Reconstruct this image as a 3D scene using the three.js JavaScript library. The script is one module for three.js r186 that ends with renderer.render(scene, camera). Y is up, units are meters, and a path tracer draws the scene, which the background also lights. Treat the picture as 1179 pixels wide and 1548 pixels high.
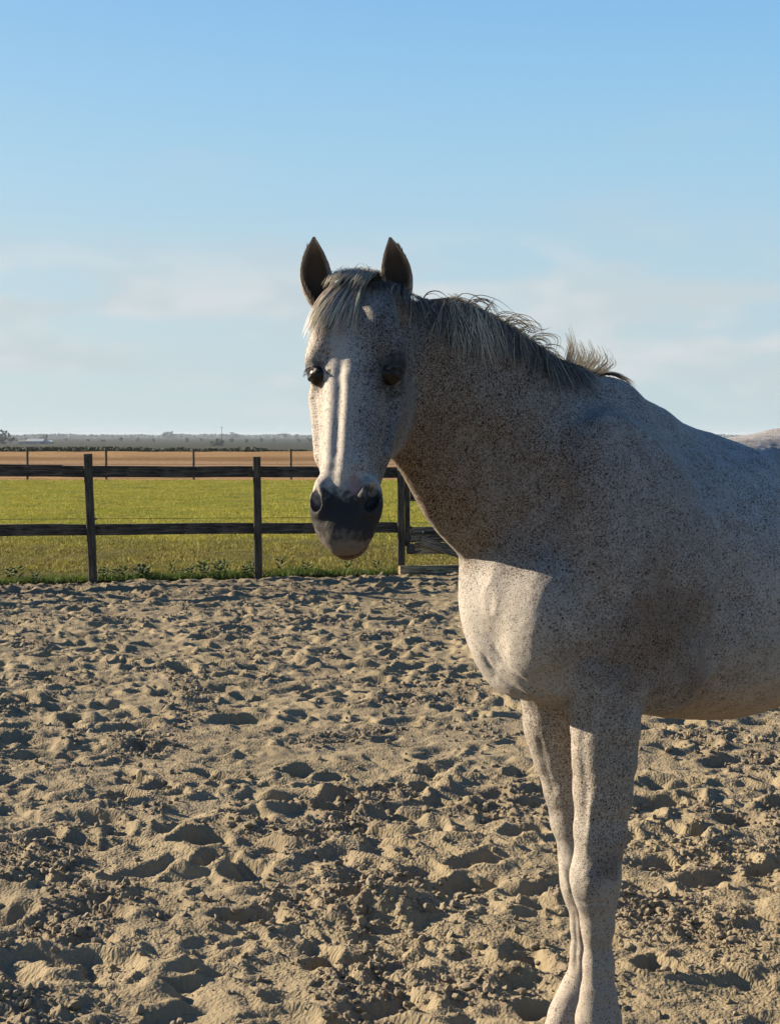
import * as THREE from 'three';
import { createNoise2D, createNoise3D } from 'simplex-noise';
import { mergeGeometries } from 'three/addons/utils/BufferGeometryUtils.js';

// ------------------------------------------------------------------ camera, sky, sun, exposure
const scene = new THREE.Scene();
const EYE = 1.505, PITCH = 3.15 * Math.PI / 180;
const camera = new THREE.PerspectiveCamera(40, 1179 / 1548, 0.1, 9000);
camera.position.set(0, EYE, 0);
camera.rotation.x = -PITCH;
const renderer = new THREE.WebGLRenderer({ antialias: true });
renderer.toneMapping = THREE.LinearToneMapping;
renderer.toneMappingExposure = 3.0;
renderer.shadowMap.enabled = true;

const SUN_AZ = 24 * Math.PI / 180, SUN_EL = 21 * Math.PI / 180;           // azimuth measured from straight left towards the far side
const SUN = new THREE.Vector3(-Math.cos(SUN_AZ) * Math.cos(SUN_EL), Math.sin(SUN_EL), -Math.sin(SUN_AZ) * Math.cos(SUN_EL));

function rng(a) { return () => { a |= 0; a = a + 0x6D2B79F5 | 0; let t = Math.imul(a ^ a >>> 15, 1 | a); t = t + Math.imul(t ^ t >>> 7, 61 | t) ^ t; return ((t ^ t >>> 14) >>> 0) / 4294967296; }; }
const n2 = createNoise2D(rng(11)), n3 = createNoise3D(rng(12));
const lerp = (a, b, t) => a + (b - a) * t, clamp = (x, a = 0, b = 1) => Math.min(b, Math.max(a, x));
const sstep = (a, b, x) => { const t = clamp((x - a) / (b - a)); return t * t * (3 - 2 * t); };
function fbm3(x, y, z, o = 4) { let s = 0, a = 0.5; for (let i = 0; i < o; i++) { s += a * n3(x, y, z); x *= 2.03; y *= 2.03; z *= 2.03; a *= 0.5; } return s; }
function fbm2(x, y, o = 4) { let s = 0, a = 0.5; for (let i = 0; i < o; i++) { s += a * n2(x, y); x *= 2.03; y *= 2.03; a *= 0.5; } return s; }
const lin = (c) => Math.pow(c / 255, 2.2);

{ // sky: clear late-afternoon air, paler towards the horizon and the sun, with thin low cloud
  const W = 1536, H = 768, data = new Float32Array(W * H * 4);
  const stops = [[0, 193, 210, 215], [3, 189, 210, 218], [6, 182, 209, 223], [10, 165, 205, 230], [14, 146, 196, 233], [18, 130, 184, 232], [28, 100, 152, 210], [50, 64, 110, 174], [90, 44, 82, 144]];
  for (let j = 0; j < H; j++) {
    const el = ((j + 0.5) / H - 0.5) * 180, y = Math.sin(el * Math.PI / 180);
    let k = 0; while (k < stops.length - 2 && stops[k + 1][0] < el) k++;
    const t = clamp((el - stops[k][0]) / (stops[k + 1][0] - stops[k][0])), c0 = [1, 2, 3].map((i) => lin(lerp(stops[k][i], stops[k + 1][i], t)));
    for (let i = 0; i < W; i++) {
      const az = ((i + 0.5) / W - 0.5) * 2 * Math.PI, x = Math.cos(az) * Math.cos(el * Math.PI / 180), z = Math.sin(az) * Math.cos(el * Math.PI / 180);
      const c = c0.slice(), cs = x * SUN.x + y * SUN.y + z * SUN.z;
      const glow = Math.pow(Math.max(0, cs * 0.5 + 0.5), 8) * Math.exp(-Math.max(0, el) / 30);
      const toward = -(x * Math.cos(SUN_AZ) + z * Math.sin(SUN_AZ));
      c[0] += glow * 0.30; c[1] += glow * 0.24; c[2] += glow * 0.15;
      const hz = Math.exp(-Math.max(0, el) / 9) * 0.05 * toward; c[0] += hz * 1.1; c[1] += hz; c[2] += hz * 0.6;
      // thin cloud banks
      const w = fbm3(x * 2.2, y * 9 + 3, z * 2.2, 3) * 0.5;
      const f = fbm3(x * 5 + w, y * 22 + 1.7, z * 5 - w, 5);
      const bank = sstep(9.0, 5.0, el) * sstep(-0.5, 2.5, el);
      const patch = n3(x * 1.9 + 4, y * 3, z * 1.9 + 4);
      let a = sstep(-0.16, 0.32, f + 0.24 * patch + 0.34 * toward + 0.02) * bank * 0.85;
      const wisp = sstep(0.12, 0.5, fbm3(x * 4 + 9, y * 14, z * 4 - 2, 4)) * sstep(14, 9, el) * sstep(4, 8, el) * 0.18;
      const lit = 0.5 + 0.5 * sstep(-0.2, 0.35, fbm3(x * 9 + 5, y * 34 + 0.8, z * 9, 4));
      const cl = [lerp(0.47, 0.69, lit), lerp(0.59, 0.73, lit), lerp(0.64, 0.745, lit)];
      for (let q = 0; q < 3; q++) { c[q] = lerp(c[q], cl[q], a); c[q] = lerp(c[q], [0.56, 0.62, 0.67][q], wisp); }
      if (el < 0) { const g = sstep(0, -4, el); const gr = [0.26, 0.23, 0.16]; for (let q = 0; q < 3; q++) c[q] = lerp(c[q], gr[q], g); }
      data.set([c[0] / 3, c[1] / 3, c[2] / 3, 1], (j * W + i) * 4);
    }
  }
  const t = new THREE.DataTexture(data, W, H, THREE.RGBAFormat, THREE.FloatType);
  t.mapping = THREE.EquirectangularReflectionMapping; t.magFilter = t.minFilter = THREE.LinearFilter; t.needsUpdate = true;
  scene.background = t; scene.environment = t;
}
const sun = new THREE.DirectionalLight(new THREE.Color().setRGB(1, 0.85, 0.64), 5);
sun.position.copy(SUN).multiplyScalar(40).add(new THREE.Vector3(0, 0, -8)); sun.target.position.set(0, 0, -8);
sun.castShadow = true; sun.shadow.mapSize.set(4096, 4096); sun.shadow.radius = 1.2;
Object.assign(sun.shadow.camera, { left: -20, right: 20, top: 14, bottom: -14, near: 1, far: 90 });
scene.add(sun, sun.target);
scene.fog = new THREE.FogExp2(new THREE.Color().setRGB(0.62, 0.72, 0.85), 0.00013);

// ------------------------------------------------------------------ helpers
const F = 774 / Math.tan(20 * Math.PI / 180), cp = Math.cos(PITCH), sp = Math.sin(PITCH);
function P(px, py, d) {                                                     // point seen at photo pixel (px, py), d metres away along the ground
  const rx = (px - 589.5) / F, ry = -(py - 774) / F, y = ry * cp - sp, z = -(cp + ry * sp), k = d / -z;
  return [rx * k, EYE + y * k, -d];
}
const V3 = {
  add: (a, b) => [a[0] + b[0], a[1] + b[1], a[2] + b[2]], sub: (a, b) => [a[0] - b[0], a[1] - b[1], a[2] - b[2]], mul: (a, k) => [a[0] * k, a[1] * k, a[2] * k],
  dot: (a, b) => a[0] * b[0] + a[1] * b[1] + a[2] * b[2], cross: (a, b) => [a[1] * b[2] - a[2] * b[1], a[2] * b[0] - a[0] * b[2], a[0] * b[1] - a[1] * b[0]],
  len: (a) => Math.hypot(a[0], a[1], a[2]), norm: (a) => { const l = Math.hypot(a[0], a[1], a[2]) || 1; return [a[0] / l, a[1] / l, a[2] / l]; },
};
function tag(o, label, category, group, kind) { if (label) o.userData.label = label; if (category) o.userData.category = category; if (group) o.userData.group = group; if (kind) o.userData.kind = kind; return o; }
const used = new Map();
function numbered(n) { const k = used.get(n) ?? 0; used.set(n, k + 1); return k ? n + '_' + String(k).padStart(3, '0') : n; }
function mesh(name, g, m, parent = scene) { const o = new THREE.Mesh(g, m); o.name = parent === scene ? numbered(name) : name; o.castShadow = o.receiveShadow = true; parent.add(o); return o; }
function base(name, pos, turn = 0) { const o = new THREE.Group(); o.name = numbered(name); o.position.set(...pos); o.rotation.y = turn; scene.add(o); return o; }
function geo(pos, idx, col, uv, nor) {
  const g = new THREE.BufferGeometry(); g.setAttribute('position', new THREE.Float32BufferAttribute(pos, 3)); if (idx) g.setIndex(idx.length > 65000 || true ? new THREE.Uint32BufferAttribute(idx, 1) : idx);
  if (col) g.setAttribute('color', new THREE.Float32BufferAttribute(col, 3)); if (uv) g.setAttribute('uv', new THREE.Float32BufferAttribute(uv, 2));
  if (nor) g.setAttribute('normal', new THREE.Float32BufferAttribute(nor, 3)); else g.computeVertexNormals();
  return g;
}
function noiseTex(size, fn, srgb, rep = 1) {
  const d = new Uint8Array(size * size * 4);
  for (let j = 0; j < size; j++) for (let i = 0; i < size; i++) { const c = fn(i / size, j / size); d.set([c[0], c[1], c[2], 255], (j * size + i) * 4); }
  const t = new THREE.DataTexture(d, size, size); t.wrapS = t.wrapT = THREE.RepeatWrapping; t.magFilter = THREE.LinearFilter; t.minFilter = THREE.LinearMipmapLinearFilter; t.repeat.set(rep, rep);
  if (srgb) t.colorSpace = THREE.SRGBColorSpace; t.needsUpdate = true; return t;
}
// tileable fbm on the unit square by a 4-corner blend
function tfbm(u, v, f, o, s) { const a = (x, y) => fbm2(x * f + s, y * f + s * 1.7, o); const bu = sstep(0.0, 1, u), bv = sstep(0, 1, v); return lerp(lerp(a(u, v), a(u - 1, v), bu), lerp(a(u, v - 1), a(u - 1, v - 1), bu), bv); }

// ------------------------------------------------------------------ ground and terrain
const sandBump = noiseTex(768, (u, v) => { const g = 128 + 120 * tfbm(u, v, 60, 3, 3.1) + 70 * tfbm(u, v, 17, 3, 9.1); return [g, g, g].map((x) => clamp(x, 0, 255)); });
const M = {
  sand: new THREE.MeshPhysicalMaterial({ name: 'sand', vertexColors: true, roughness: 1, specularIntensity: 0.15, bumpMap: sandBump, bumpScale: 0.008 }),
  clod: new THREE.MeshStandardMaterial({ name: 'sand clod', color: new THREE.Color().setRGB(0.185, 0.15, 0.098), roughness: 0.95 }),
};
// fence line: left posts nearer; z of the fence at x
const fenceZ = (x) => -(15.2 + (x - 0.125) * 0.272);
const edgeZ = (x) => fenceZ(x) - 0.05 + 0.10 * n2(x * 1.7, 3) + 0.05 * n2(x * 6, 8);
// hoofprints
const prints = new Map(), PC = 0.4;
{
  const r = rng(77);
  const put = (x, z, q) => { const k = Math.floor(x / PC) + ',' + Math.floor(z / PC); if (!prints.has(k)) prints.set(k, []); prints.get(k).push(q); };
  for (let i = 0; i < 9000; i++) {
    const x = -9 + 20 * r(), z = -1.2 - 16.2 * r();
    put(x, z, { x, z, a: (r() - 0.5) * 1.8, s: 0.046 + 0.042 * r(), e: 1.1 + 0.9 * r(), d: 0.012 + 0.052 * r() * (0.4 + 0.6 * r()), rim: 0.004 + 0.014 * r(), sk: r() * 6.283 });
  }
}
function sandH(x, z) {
  let h = 0.030 * fbm2(x * 0.6, z * 0.7, 2) + 0.024 * fbm2(x * 1.9 + 5, z * 2.8, 3);
  const wx = x + 0.05 * n2(x * 5, z * 5 + 7), wz = z + 0.05 * n2(x * 5 + 3, z * 5);
  const cx = Math.floor(x / PC), cz = Math.floor(z / PC);
  for (let i = -1; i <= 1; i++) for (let j = -1; j <= 1; j++) {
    const l = prints.get((cx + i) + ',' + (cz + j)); if (!l) continue;
    for (const q of l) {
      const dx = lerp(x, wx, 0.5) - q.x, dz = lerp(z, wz, 0.5) - q.z, ca = Math.cos(q.a), sa = Math.sin(q.a), u = (dx * ca + dz * sa) / (q.s * q.e), v = (-dx * sa + dz * ca) / q.s, rr = Math.hypot(u, v);
      if (rr > 2.1) continue;
      if (rr < 1.15) h -= q.d * (1 - sstep(0.55, 1.12, rr)) * (0.75 + 0.25 * Math.cos(Math.atan2(v, u) - q.sk));
      const lob = 0.55 + 0.45 * Math.cos(Math.atan2(v, u) - q.sk);
      h += q.rim * lob * 1.3 * Math.exp(-((rr - 1.28) ** 2) * 9);
    }
  }
  const rid = 1 - Math.abs(n2(wx * 3.0, wz * 4.6 + 20)); const amp = 0.35 + 0.9 * sstep(-0.35, 0.4, n2(x * 0.8 + 50, z * 0.8)); h += amp * 0.013 * (rid * rid - 0.4); h += 0.007 * n2(wx * 6 + 3, wz * 9) + 0.0042 * n2(wx * 15, wz * 21 + 6) + 0.0016 * n2(wx * 38, wz * 46 + 2);
  const rid2 = 1 - Math.abs(n2(wx * 11 + 2, wz * 11)); h += amp * 0.006 * rid2 * rid2;
  const crumb = sstep(0.08, 0.52, fbm2(x * 0.9 + 31, z * 0.9, 3) + 0.05);
  const b = n2(x * 21, z * 21), b2 = n2(x * 47 + 9, z * 47);
  h += (0.0015 + 0.011 * crumb) * (1 - Math.abs(b)) + (0.0008 + 0.007 * crumb) * (1 - Math.abs(b2)) - 0.004;
  const worn = Math.exp(-(((x - 0.2) / 1.2) ** 2) - ((z + 6.95) / 0.5) ** 2), heap = Math.exp(-(((x + 0.08) / 0.24) ** 2) - ((z + 4.36) / 0.15) ** 2), hw = Math.exp(-(((x - 1.25) / 0.3) ** 2) - ((z + 5.0) / 0.2) ** 2);
  h *= 0.88 * (1 - 0.7 * worn); h += 0.055 * heap * (1 + 0.35 * n2(x * 9, z * 11)) + 0.012 * (heap + hw) * (1 - Math.abs(n2(x * 24, z * 24)));   // a smoother trodden place and two kicked-up heaps
  return h;
}
function sandCol(x, z, h) {
  const damp = sstep(0.05, 0.5, fbm2(x * 0.9 + 31, z * 0.9, 3) + 0.25 * n2(x * 5, z * 5)), n = fbm2(x * 1.3 + 60, z * 1.3, 4), f = n2(x * 30, z * 30);
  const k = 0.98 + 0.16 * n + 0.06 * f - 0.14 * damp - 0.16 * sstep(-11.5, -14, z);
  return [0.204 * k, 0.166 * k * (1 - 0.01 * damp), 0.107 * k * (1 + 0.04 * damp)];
}
{ // sand: one sheet, finer near the camera
  const NX = 760, rows = []; for (let d = 2.4; d < 16.2;) { rows.push(d); d += 0.0055 + 0.0017 * d; }
  const pos = [], col = [], uv = [], idx = [];
  rows.forEach((d, j) => {
    const w = 1.35 + 0.36 * d;
    for (let i = 0; i <= NX; i++) {
      const u = i / NX * 2 - 1, x = 0.35 + u * w, z = -d;
      const fade = sstep(1, 0.96, Math.abs(u));
      let h = sandH(x, z) * fade;
      const e = edgeZ(x), over = sstep(0.3, -0.12, z - e);          // runs out under the grass
      h = lerp(h, -0.05, over);
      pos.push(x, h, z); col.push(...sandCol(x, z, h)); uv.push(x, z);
    }
    if (j) for (let i = 0; i < NX; i++) { const a = (j - 1) * (NX + 1) + i, b = a + NX + 1; idx.push(a, a + 1, b, b, a + 1, b + 1); }
  });
  tag(mesh('sand_arena', geo(pos, idx, col, uv), M.sand), null, null, null, 'structure');
  // the arena on all sides of that sheet
  const p2 = [], c2 = [], u2 = [], i2 = []; const N = 150;
  for (let j = 0; j <= N; j++) for (let i = 0; i <= N; i++) {
    const x = -24 + 48 * i / N, z = 18 - 36 * j / N, d = -z, w = 1.35 + 0.36 * d;
    const inside = d > 2.1 && d < 16.6 && Math.abs(x - 0.35) < w - 0.35;
    const h = inside || z < edgeZ(x) - 0.1 ? -0.16 : -0.012 + 0.03 * n2(x * 2, z * 2);
    p2.push(x, h, z); c2.push(...sandCol(x, z, 0)); u2.push(x, z);
    if (i && j) { const a = (j - 1) * (N + 1) + i - 1, b = a + N + 1; i2.push(a, a + 1, b, b, a + 1, b + 1); }
  }
  for (let k = 0; k < i2.length; k += 3) { const t = i2[k + 1]; i2[k + 1] = i2[k + 2]; i2[k + 2] = t; }
  for (let k = 0; k < i2.length; k += 3) { const t = i2[k + 1]; i2[k + 1] = i2[k + 2]; i2[k + 2] = t; }
  tag(mesh('sand_surround', geo(p2, i2, c2, u2), M.sand), null, null, null, 'structure');
}
{ // loose clods
  const r = rng(5), N = 26000, g = new THREE.IcosahedronGeometry(1, 1), p = g.attributes.position;
  for (let i = 0; i < p.count; i++) { const x = p.getX(i), y = p.getY(i), z = p.getZ(i), k = 1 + 0.35 * n3(x * 1.4, y * 1.4, z * 1.4); p.setXYZ(i, x * k, y * k * 0.8, z * k); } g.computeVertexNormals();
  const im = new THREE.InstancedMesh(g, M.clod, N), m = new THREE.Matrix4(), q = new THREE.Quaternion(), e = new THREE.Euler(); let n = 0;
  const c = new THREE.Color();
  for (let t = 0; t < 400000 && n < N; t++) {
    const d = 2.6 + 11.6 * Math.pow(r(), 1.25), x = 0.35 + (r() * 2 - 1) * (1.1 + 0.33 * d), z = -d;
    const crumb = sstep(0.12, 0.5, fbm2(x * 0.9 + 31, z * 0.9, 3)); const hp = Math.exp(-(((x + 0.08) / 0.3) ** 2) - ((z + 4.36) / 0.2) ** 2) + Math.exp(-(((x - 1.25) / 0.3) ** 2) - ((z + 5.0) / 0.2) ** 2); if (r() > 0.07 + 0.8 * crumb + hp) continue;
    if (z < edgeZ(x) + 0.1) continue;
    const s = 0.003 + 0.011 * Math.pow(r(), 3.4);
    e.set(r() * 6, r() * 6, r() * 6); q.setFromEuler(e);
    m.compose(new THREE.Vector3(x, sandH(x, z) + s * 0.35, z), q, new THREE.Vector3(s * (0.8 + 0.6 * r()), s * (0.7 + 0.4 * r()), s * (0.8 + 0.6 * r())));
    im.setMatrixAt(n, m); const k = 0.75 + 0.35 * r(); im.setColorAt(n, c.setRGB(k, k, k)); n++;
  }
  im.count = n; im.name = 'sand_clods'; im.castShadow = im.receiveShadow = true; scene.add(im);
  tag(im, 'loose crumbs and clods of sand scattered over the arena', 'sand clods', null, 'stuff');
}
const grassTex = noiseTex(512, (u, v) => { const a = tfbm(u, v, 30, 4, 2), b = tfbm(u, v, 6, 3, 5); const k = 0.86 + 0.5 * a + 0.2 * b; return [clamp(k * 215, 0, 255), clamp(k * 215, 0, 255), clamp(k * 205, 0, 255)]; }, true);
const groundMat = new THREE.MeshPhysicalMaterial({ name: 'field ground', vertexColors: true, roughness: 1, specularIntensity: 0.08, map: grassTex, bumpMap: grassTex, bumpScale: 0.02 });
function sheet(name, x0, x1, d0, d1, nx, nd, hf, cf, uvk = 1) {
  const pos = [], col = [], uv = [], idx = [];
  for (let j = 0; j <= nd; j++) for (let i = 0; i <= nx; i++) {
    const x = lerp(x0, x1, i / nx), d = d0 * Math.pow(d1 / d0, j / nd);
    pos.push(x, hf(x, d), -d); col.push(...cf(x, d)); uv.push(x * uvk, d * uvk);
    if (i && j) { const a = (j - 1) * (nx + 1) + i - 1, b = a + nx + 1; idx.push(a, a + 1, b, b, a + 1, b + 1); }
  }
  return tag(mesh(name, geo(pos, idx, col, uv), groundMat), null, null, null, 'structure');
}
const mix3 = (a, b, t) => [lerp(a[0], b[0], t), lerp(a[1], b[1], t), lerp(a[2], b[2], t)];
function lawnCol(x, d) {
  const n = fbm2(x * 0.35, d * 0.5, 4), f = fbm2(x * 1.8 + 8, d * 2.2, 3);
  let c = mix3([0.165, 0.185, 0.036], [0.215, 0.21, 0.046], clamp(0.5 + n));
  const rough = sstep(22, 17.5, d + 1.2 * n); c = mix3(c, [0.115, 0.105, 0.040], rough * clamp(0.75 + 0.5 * f));
  const tan = sstep(44.2, 46.2, d + 0.6 * n); c = mix3(c, [0.30, 0.21, 0.12], tan); c = c.map((v, i) => v * [1.30, 1.20, 1.12][i]);
  return c;
}
// lawn with a curved near edge along the fence line
{
  const pos = [], col = [], uv = [], idx = [], nx = 260, nd = 150;
  for (let j = 0; j <= nd; j++) for (let i = 0; i <= nx; i++) {
    const u = i / nx * 2 - 1, t = j / nd, x = Math.sign(u) * Math.pow(Math.abs(u), 1.5) * 40, e = -edgeZ(x), d = e * Math.pow(47 / e, t);
    pos.push(x, 0.028 * sstep(0, 0.03, t) + 0.03 * n2(x * 0.6, d * 0.6) * sstep(0, 0.1, t) - (j ? 0 : 0.09), -d); col.push(...lawnCol(x, d)); uv.push(x, d);
    if (i && j) { const a = (j - 1) * (nx + 1) + i - 1, b = a + nx + 1; idx.push(a, a + 1, b, b, a + 1, b + 1); }
  }
  tag(mesh('lawn', geo(pos, idx, col, uv), groundMat), null, null, null, 'structure');
}
const stubTan = [0.50, 0.335, 0.19];
sheet('stubble_field', -120, 120, 46.4, 126, 160, 160, (x, d) => 0.008 + 0.05 * n2(x * 0.2, d * 0.2) * sstep(48, 55, d), (x, d) => {
  const n = fbm2(x * 0.09, d * 0.16, 4), f = fbm2(x * 0.5, d * 0.25 + 4, 3);
  let c = mix3([0.37, 0.25, 0.145], stubTan, clamp(0.55 + 0.8 * n));
  const band = sstep(78, 82, d + 5 * n) * sstep(98, 90, d + 8 * f); c = mix3(c, [0.24, 0.14, 0.07], band * 0.8);
  const track = sstep(66, 68, d) * sstep(79, 76, d + 3 * f); c = mix3(c, [0.42, 0.30, 0.22], track * 0.8);
  return [c[0] * 1.05, c[1] * 0.95, c[2] * 0.82];
}, 0.3);
// polder beyond the bank: four metres lower, out to the horizon
const farH = (x, d) => -4 * sstep(126, 215, d) - 0.02;
sheet('marsh_land', -2600, 2600, 124, 5200, 160, 120, farH, (x, d) => {
  const n = fbm2(x * 0.008, d * 0.006, 4), l = Math.log(d / 124), st = fbm2(x * 0.0015 + 3, l * 9, 3);
  let c = mix3([0.13, 0.13, 0.06], [0.22, 0.16, 0.10], clamp(0.5 + 1.2 * st + 0.4 * n));
  c = mix3(c, [0.075, 0.10, 0.045], sstep(900, 1500, d) * 0.6);
  if (d < 230) c = [0.045, 0.06, 0.022];
  return [c[0] * 0.27, c[1] * 0.31, c[2] * 0.27];
}, 0.05);
{ // ground under everything else, behind the camera and to the sides
  const g = new THREE.PlaneGeometry(12000, 12000, 1, 1); g.rotateX(-Math.PI / 2); g.setAttribute('color', new THREE.Float32BufferAttribute(new Array(4).fill([0.10, 0.11, 0.045]).flat(), 3));
  const o = mesh('ground', g, groundMat); o.position.y = -4.2; tag(o, null, null, null, 'structure');
  sheet('side_field', -300, 300, 0.5, 125, 40, 20, (x, d) => -0.14 - 0.04 * sstep(20, 47, d), () => [0.10, 0.11, 0.03], 0.5).position.z = 0;
  const b = new THREE.PlaneGeometry(600, 200, 1, 1); b.rotateX(-Math.PI / 2); b.setAttribute('color', new THREE.Float32BufferAttribute(new Array(4).fill([0.10, 0.11, 0.03]).flat(), 3));
  const q = mesh('meadow', b, groundMat); q.position.set(0, -0.19, 99.4); tag(q, null, null, null, 'structure');
}

// ------------------------------------------------------------------ grass
function tuft(seed, nb, h, spread, wide) {
  const r = rng(seed), pos = [], idx = [], nor = [];
  for (let b = 0; b < nb; b++) {
    const a = r() * 6.283, x0 = (r() - 0.5) * spread, z0 = (r() - 0.5) * spread, H = h * (0.55 + 0.45 * r()), lean = H * (0.15 + 0.5 * r()), w = wide * (0.7 + 0.6 * r()), fa = r() * 6.283, o = pos.length / 3;
    for (let k = 0; k < 3; k++) {
      const t = k / 3, y = H * t, l = lean * t * t, ww = w * (1 - 0.6 * t) * 0.5;
      const cx = x0 + Math.cos(a) * l, cz = z0 + Math.sin(a) * l;
      pos.push(cx - Math.cos(fa) * ww, y, cz - Math.sin(fa) * ww, cx + Math.cos(fa) * ww, y, cz + Math.sin(fa) * ww);
    }
    pos.push(x0 + Math.cos(a) * lean, H, z0 + Math.sin(a) * lean);
    idx.push(o, o + 1, o + 2, o + 2, o + 1, o + 3, o + 2, o + 3, o + 4, o + 4, o + 3, o + 5, o + 4, o + 5, o + 6);
  }
  return geo(pos, idx);
}
const bladeMat = new THREE.MeshPhysicalMaterial({ name: 'grass blade', color: new THREE.Color().setRGB(1, 1, 1), roughness: 0.85, transmission: 0.35, thickness: 0, specularIntensity: 0.3, side: THREE.DoubleSide });
function scatter(name, label, g, N, place) {
  const im = new THREE.InstancedMesh(g, bladeMat, N), m = new THREE.Matrix4(), q = new THREE.Quaternion(), c = new THREE.Color(), up = new THREE.Vector3(0, 1, 0); let n = 0;
  for (let i = 0; i < N; i++) { const p = place(i); if (!p) continue; q.setFromAxisAngle(up, p.a); m.compose(new THREE.Vector3(p.x, p.y, p.z), q, new THREE.Vector3(p.s, p.h, p.s)); im.setMatrixAt(n, m); im.setColorAt(n, c.setRGB(...p.c)); n++; }
  im.count = n; im.name = numbered(name); im.castShadow = im.receiveShadow = true; scene.add(im); return tag(im, label, 'grass', null, 'stuff');
}
{
  const r = rng(21);
  scatter('short_grass', 'short bright green pasture grass behind the dark rail fence', tuft(3, 7, 0.05, 0.16, 0.010), 120000, () => {
    const d = 15 + 31 * Math.pow(r(), 0.8), x = (r() * 2 - 1) * (1.5 + 0.36 * d), c = lawnCol(x, d), k = 0.8 + 0.55 * r();
    if (-d > edgeZ(x) - 0.1) return null;
    return { x, y: 0.02, z: -d, a: r() * 6.283, s: 1 + 0.5 * r() + d * 0.012, h: 0.7 + 0.5 * r(), c: [c[0] * k * 1.15, c[1] * k * 1.15, c[2] * k] };
  });
  scatter('rough_grass', 'rough longer grass and weeds along the foot of the fence', tuft(8, 9, 0.085, 0.16, 0.007), 16000, () => {
    const x = -9 + 19 * r(), e = edgeZ(x), k = Math.pow(r(), 1.7), z = e - 0.02 - 2.6 * k, lush = sstep(-0.2, 0.4, fbm2(x * 0.9, z * 1.2, 3) + 0.25 * (1 - k * 3)), dry = r() * 0.5 + (1 - lush) * 0.4;
    if (r() > 0.25 + 0.75 * lush) return null;
    const c = mix3([0.085, 0.13, 0.02], [0.17, 0.145, 0.05], clamp(dry * (0.3 + k)));
    const q = 0.75 + 0.5 * r();
    return { x, y: 0.0, z, a: r() * 6.283, s: 0.8 + 0.6 * r(), h: (0.35 + 0.75 * r() * lush) * (1 - 0.55 * k), c: c.map((v) => v * q * 0.95) };
  });
  // broad-leaved weeds near the posts
  const lg = []; for (let i = 0; i < 9; i++) { const a = i * 2.4, s = new THREE.SphereGeometry(0.03, 5, 3); s.scale(1, 0.18, 0.6); s.rotateZ(0.5); s.translate(0.035, 0.03 + 0.012 * i, 0); s.rotateY(a); lg.push(s); }
  scatter('weeds', 'dark green broad leaved weeds in the fence verge', mergeGeometries(lg), 90, () => {
    const x = -4.6 + 6 * r(), near = Math.exp(-(((x + 2.4) / 0.9) ** 2)) + 0.25 * Math.exp(-(((x + 0.4) / 0.5) ** 2)) + 0.12; if (r() > near) return null;
    const k = 0.7 + 0.6 * r(), z = edgeZ(x) + 0.02 - 0.35 * r();
    return { x, y: 0.0, z, a: r() * 6.283, s: 0.7 + 0.8 * r(), h: 0.7 + 0.7 * r(), c: [0.055 * k, 0.10 * k, 0.022 * k] };
  });
}

// ------------------------------------------------------------------ wood
const woodTex = noiseTex(512, (u, v) => { const g = tfbm(u, v * 1, 5, 2, 4), s = fbm2(u * 3 + 0.6 * g, v * 90, 3), k = 0.70 + 0.85 * s + 0.30 * g; return [clamp(k * 235, 0, 255), clamp(k * 228, 0, 255), clamp(k * 220, 0, 255)]; }, true);
const wood = (rgb, rough = 0.9) => new THREE.MeshStandardMaterial({ color: new THREE.Color().setRGB(...rgb), map: woodTex, bumpMap: woodTex, bumpScale: 0.003, roughness: rough });
const woodDark = [wood([0.112, 0.092, 0.074]), wood([0.094, 0.078, 0.065]), wood([0.126, 0.103, 0.081])], woodPost = wood([0.125, 0.102, 0.076]), woodGrey = wood([0.30, 0.245, 0.17]), woodPale = wood([0.55, 0.43, 0.26]), steel = new THREE.MeshStandardMaterial({ color: new THREE.Color().setRGB(0.5, 0.5, 0.5), metalness: 0.9, roughness: 0.35 });
const ironBlack = new THREE.MeshStandardMaterial({ color: new THREE.Color().setRGB(0.02, 0.02, 0.02), metalness: 0.4, roughness: 0.5 });
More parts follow.
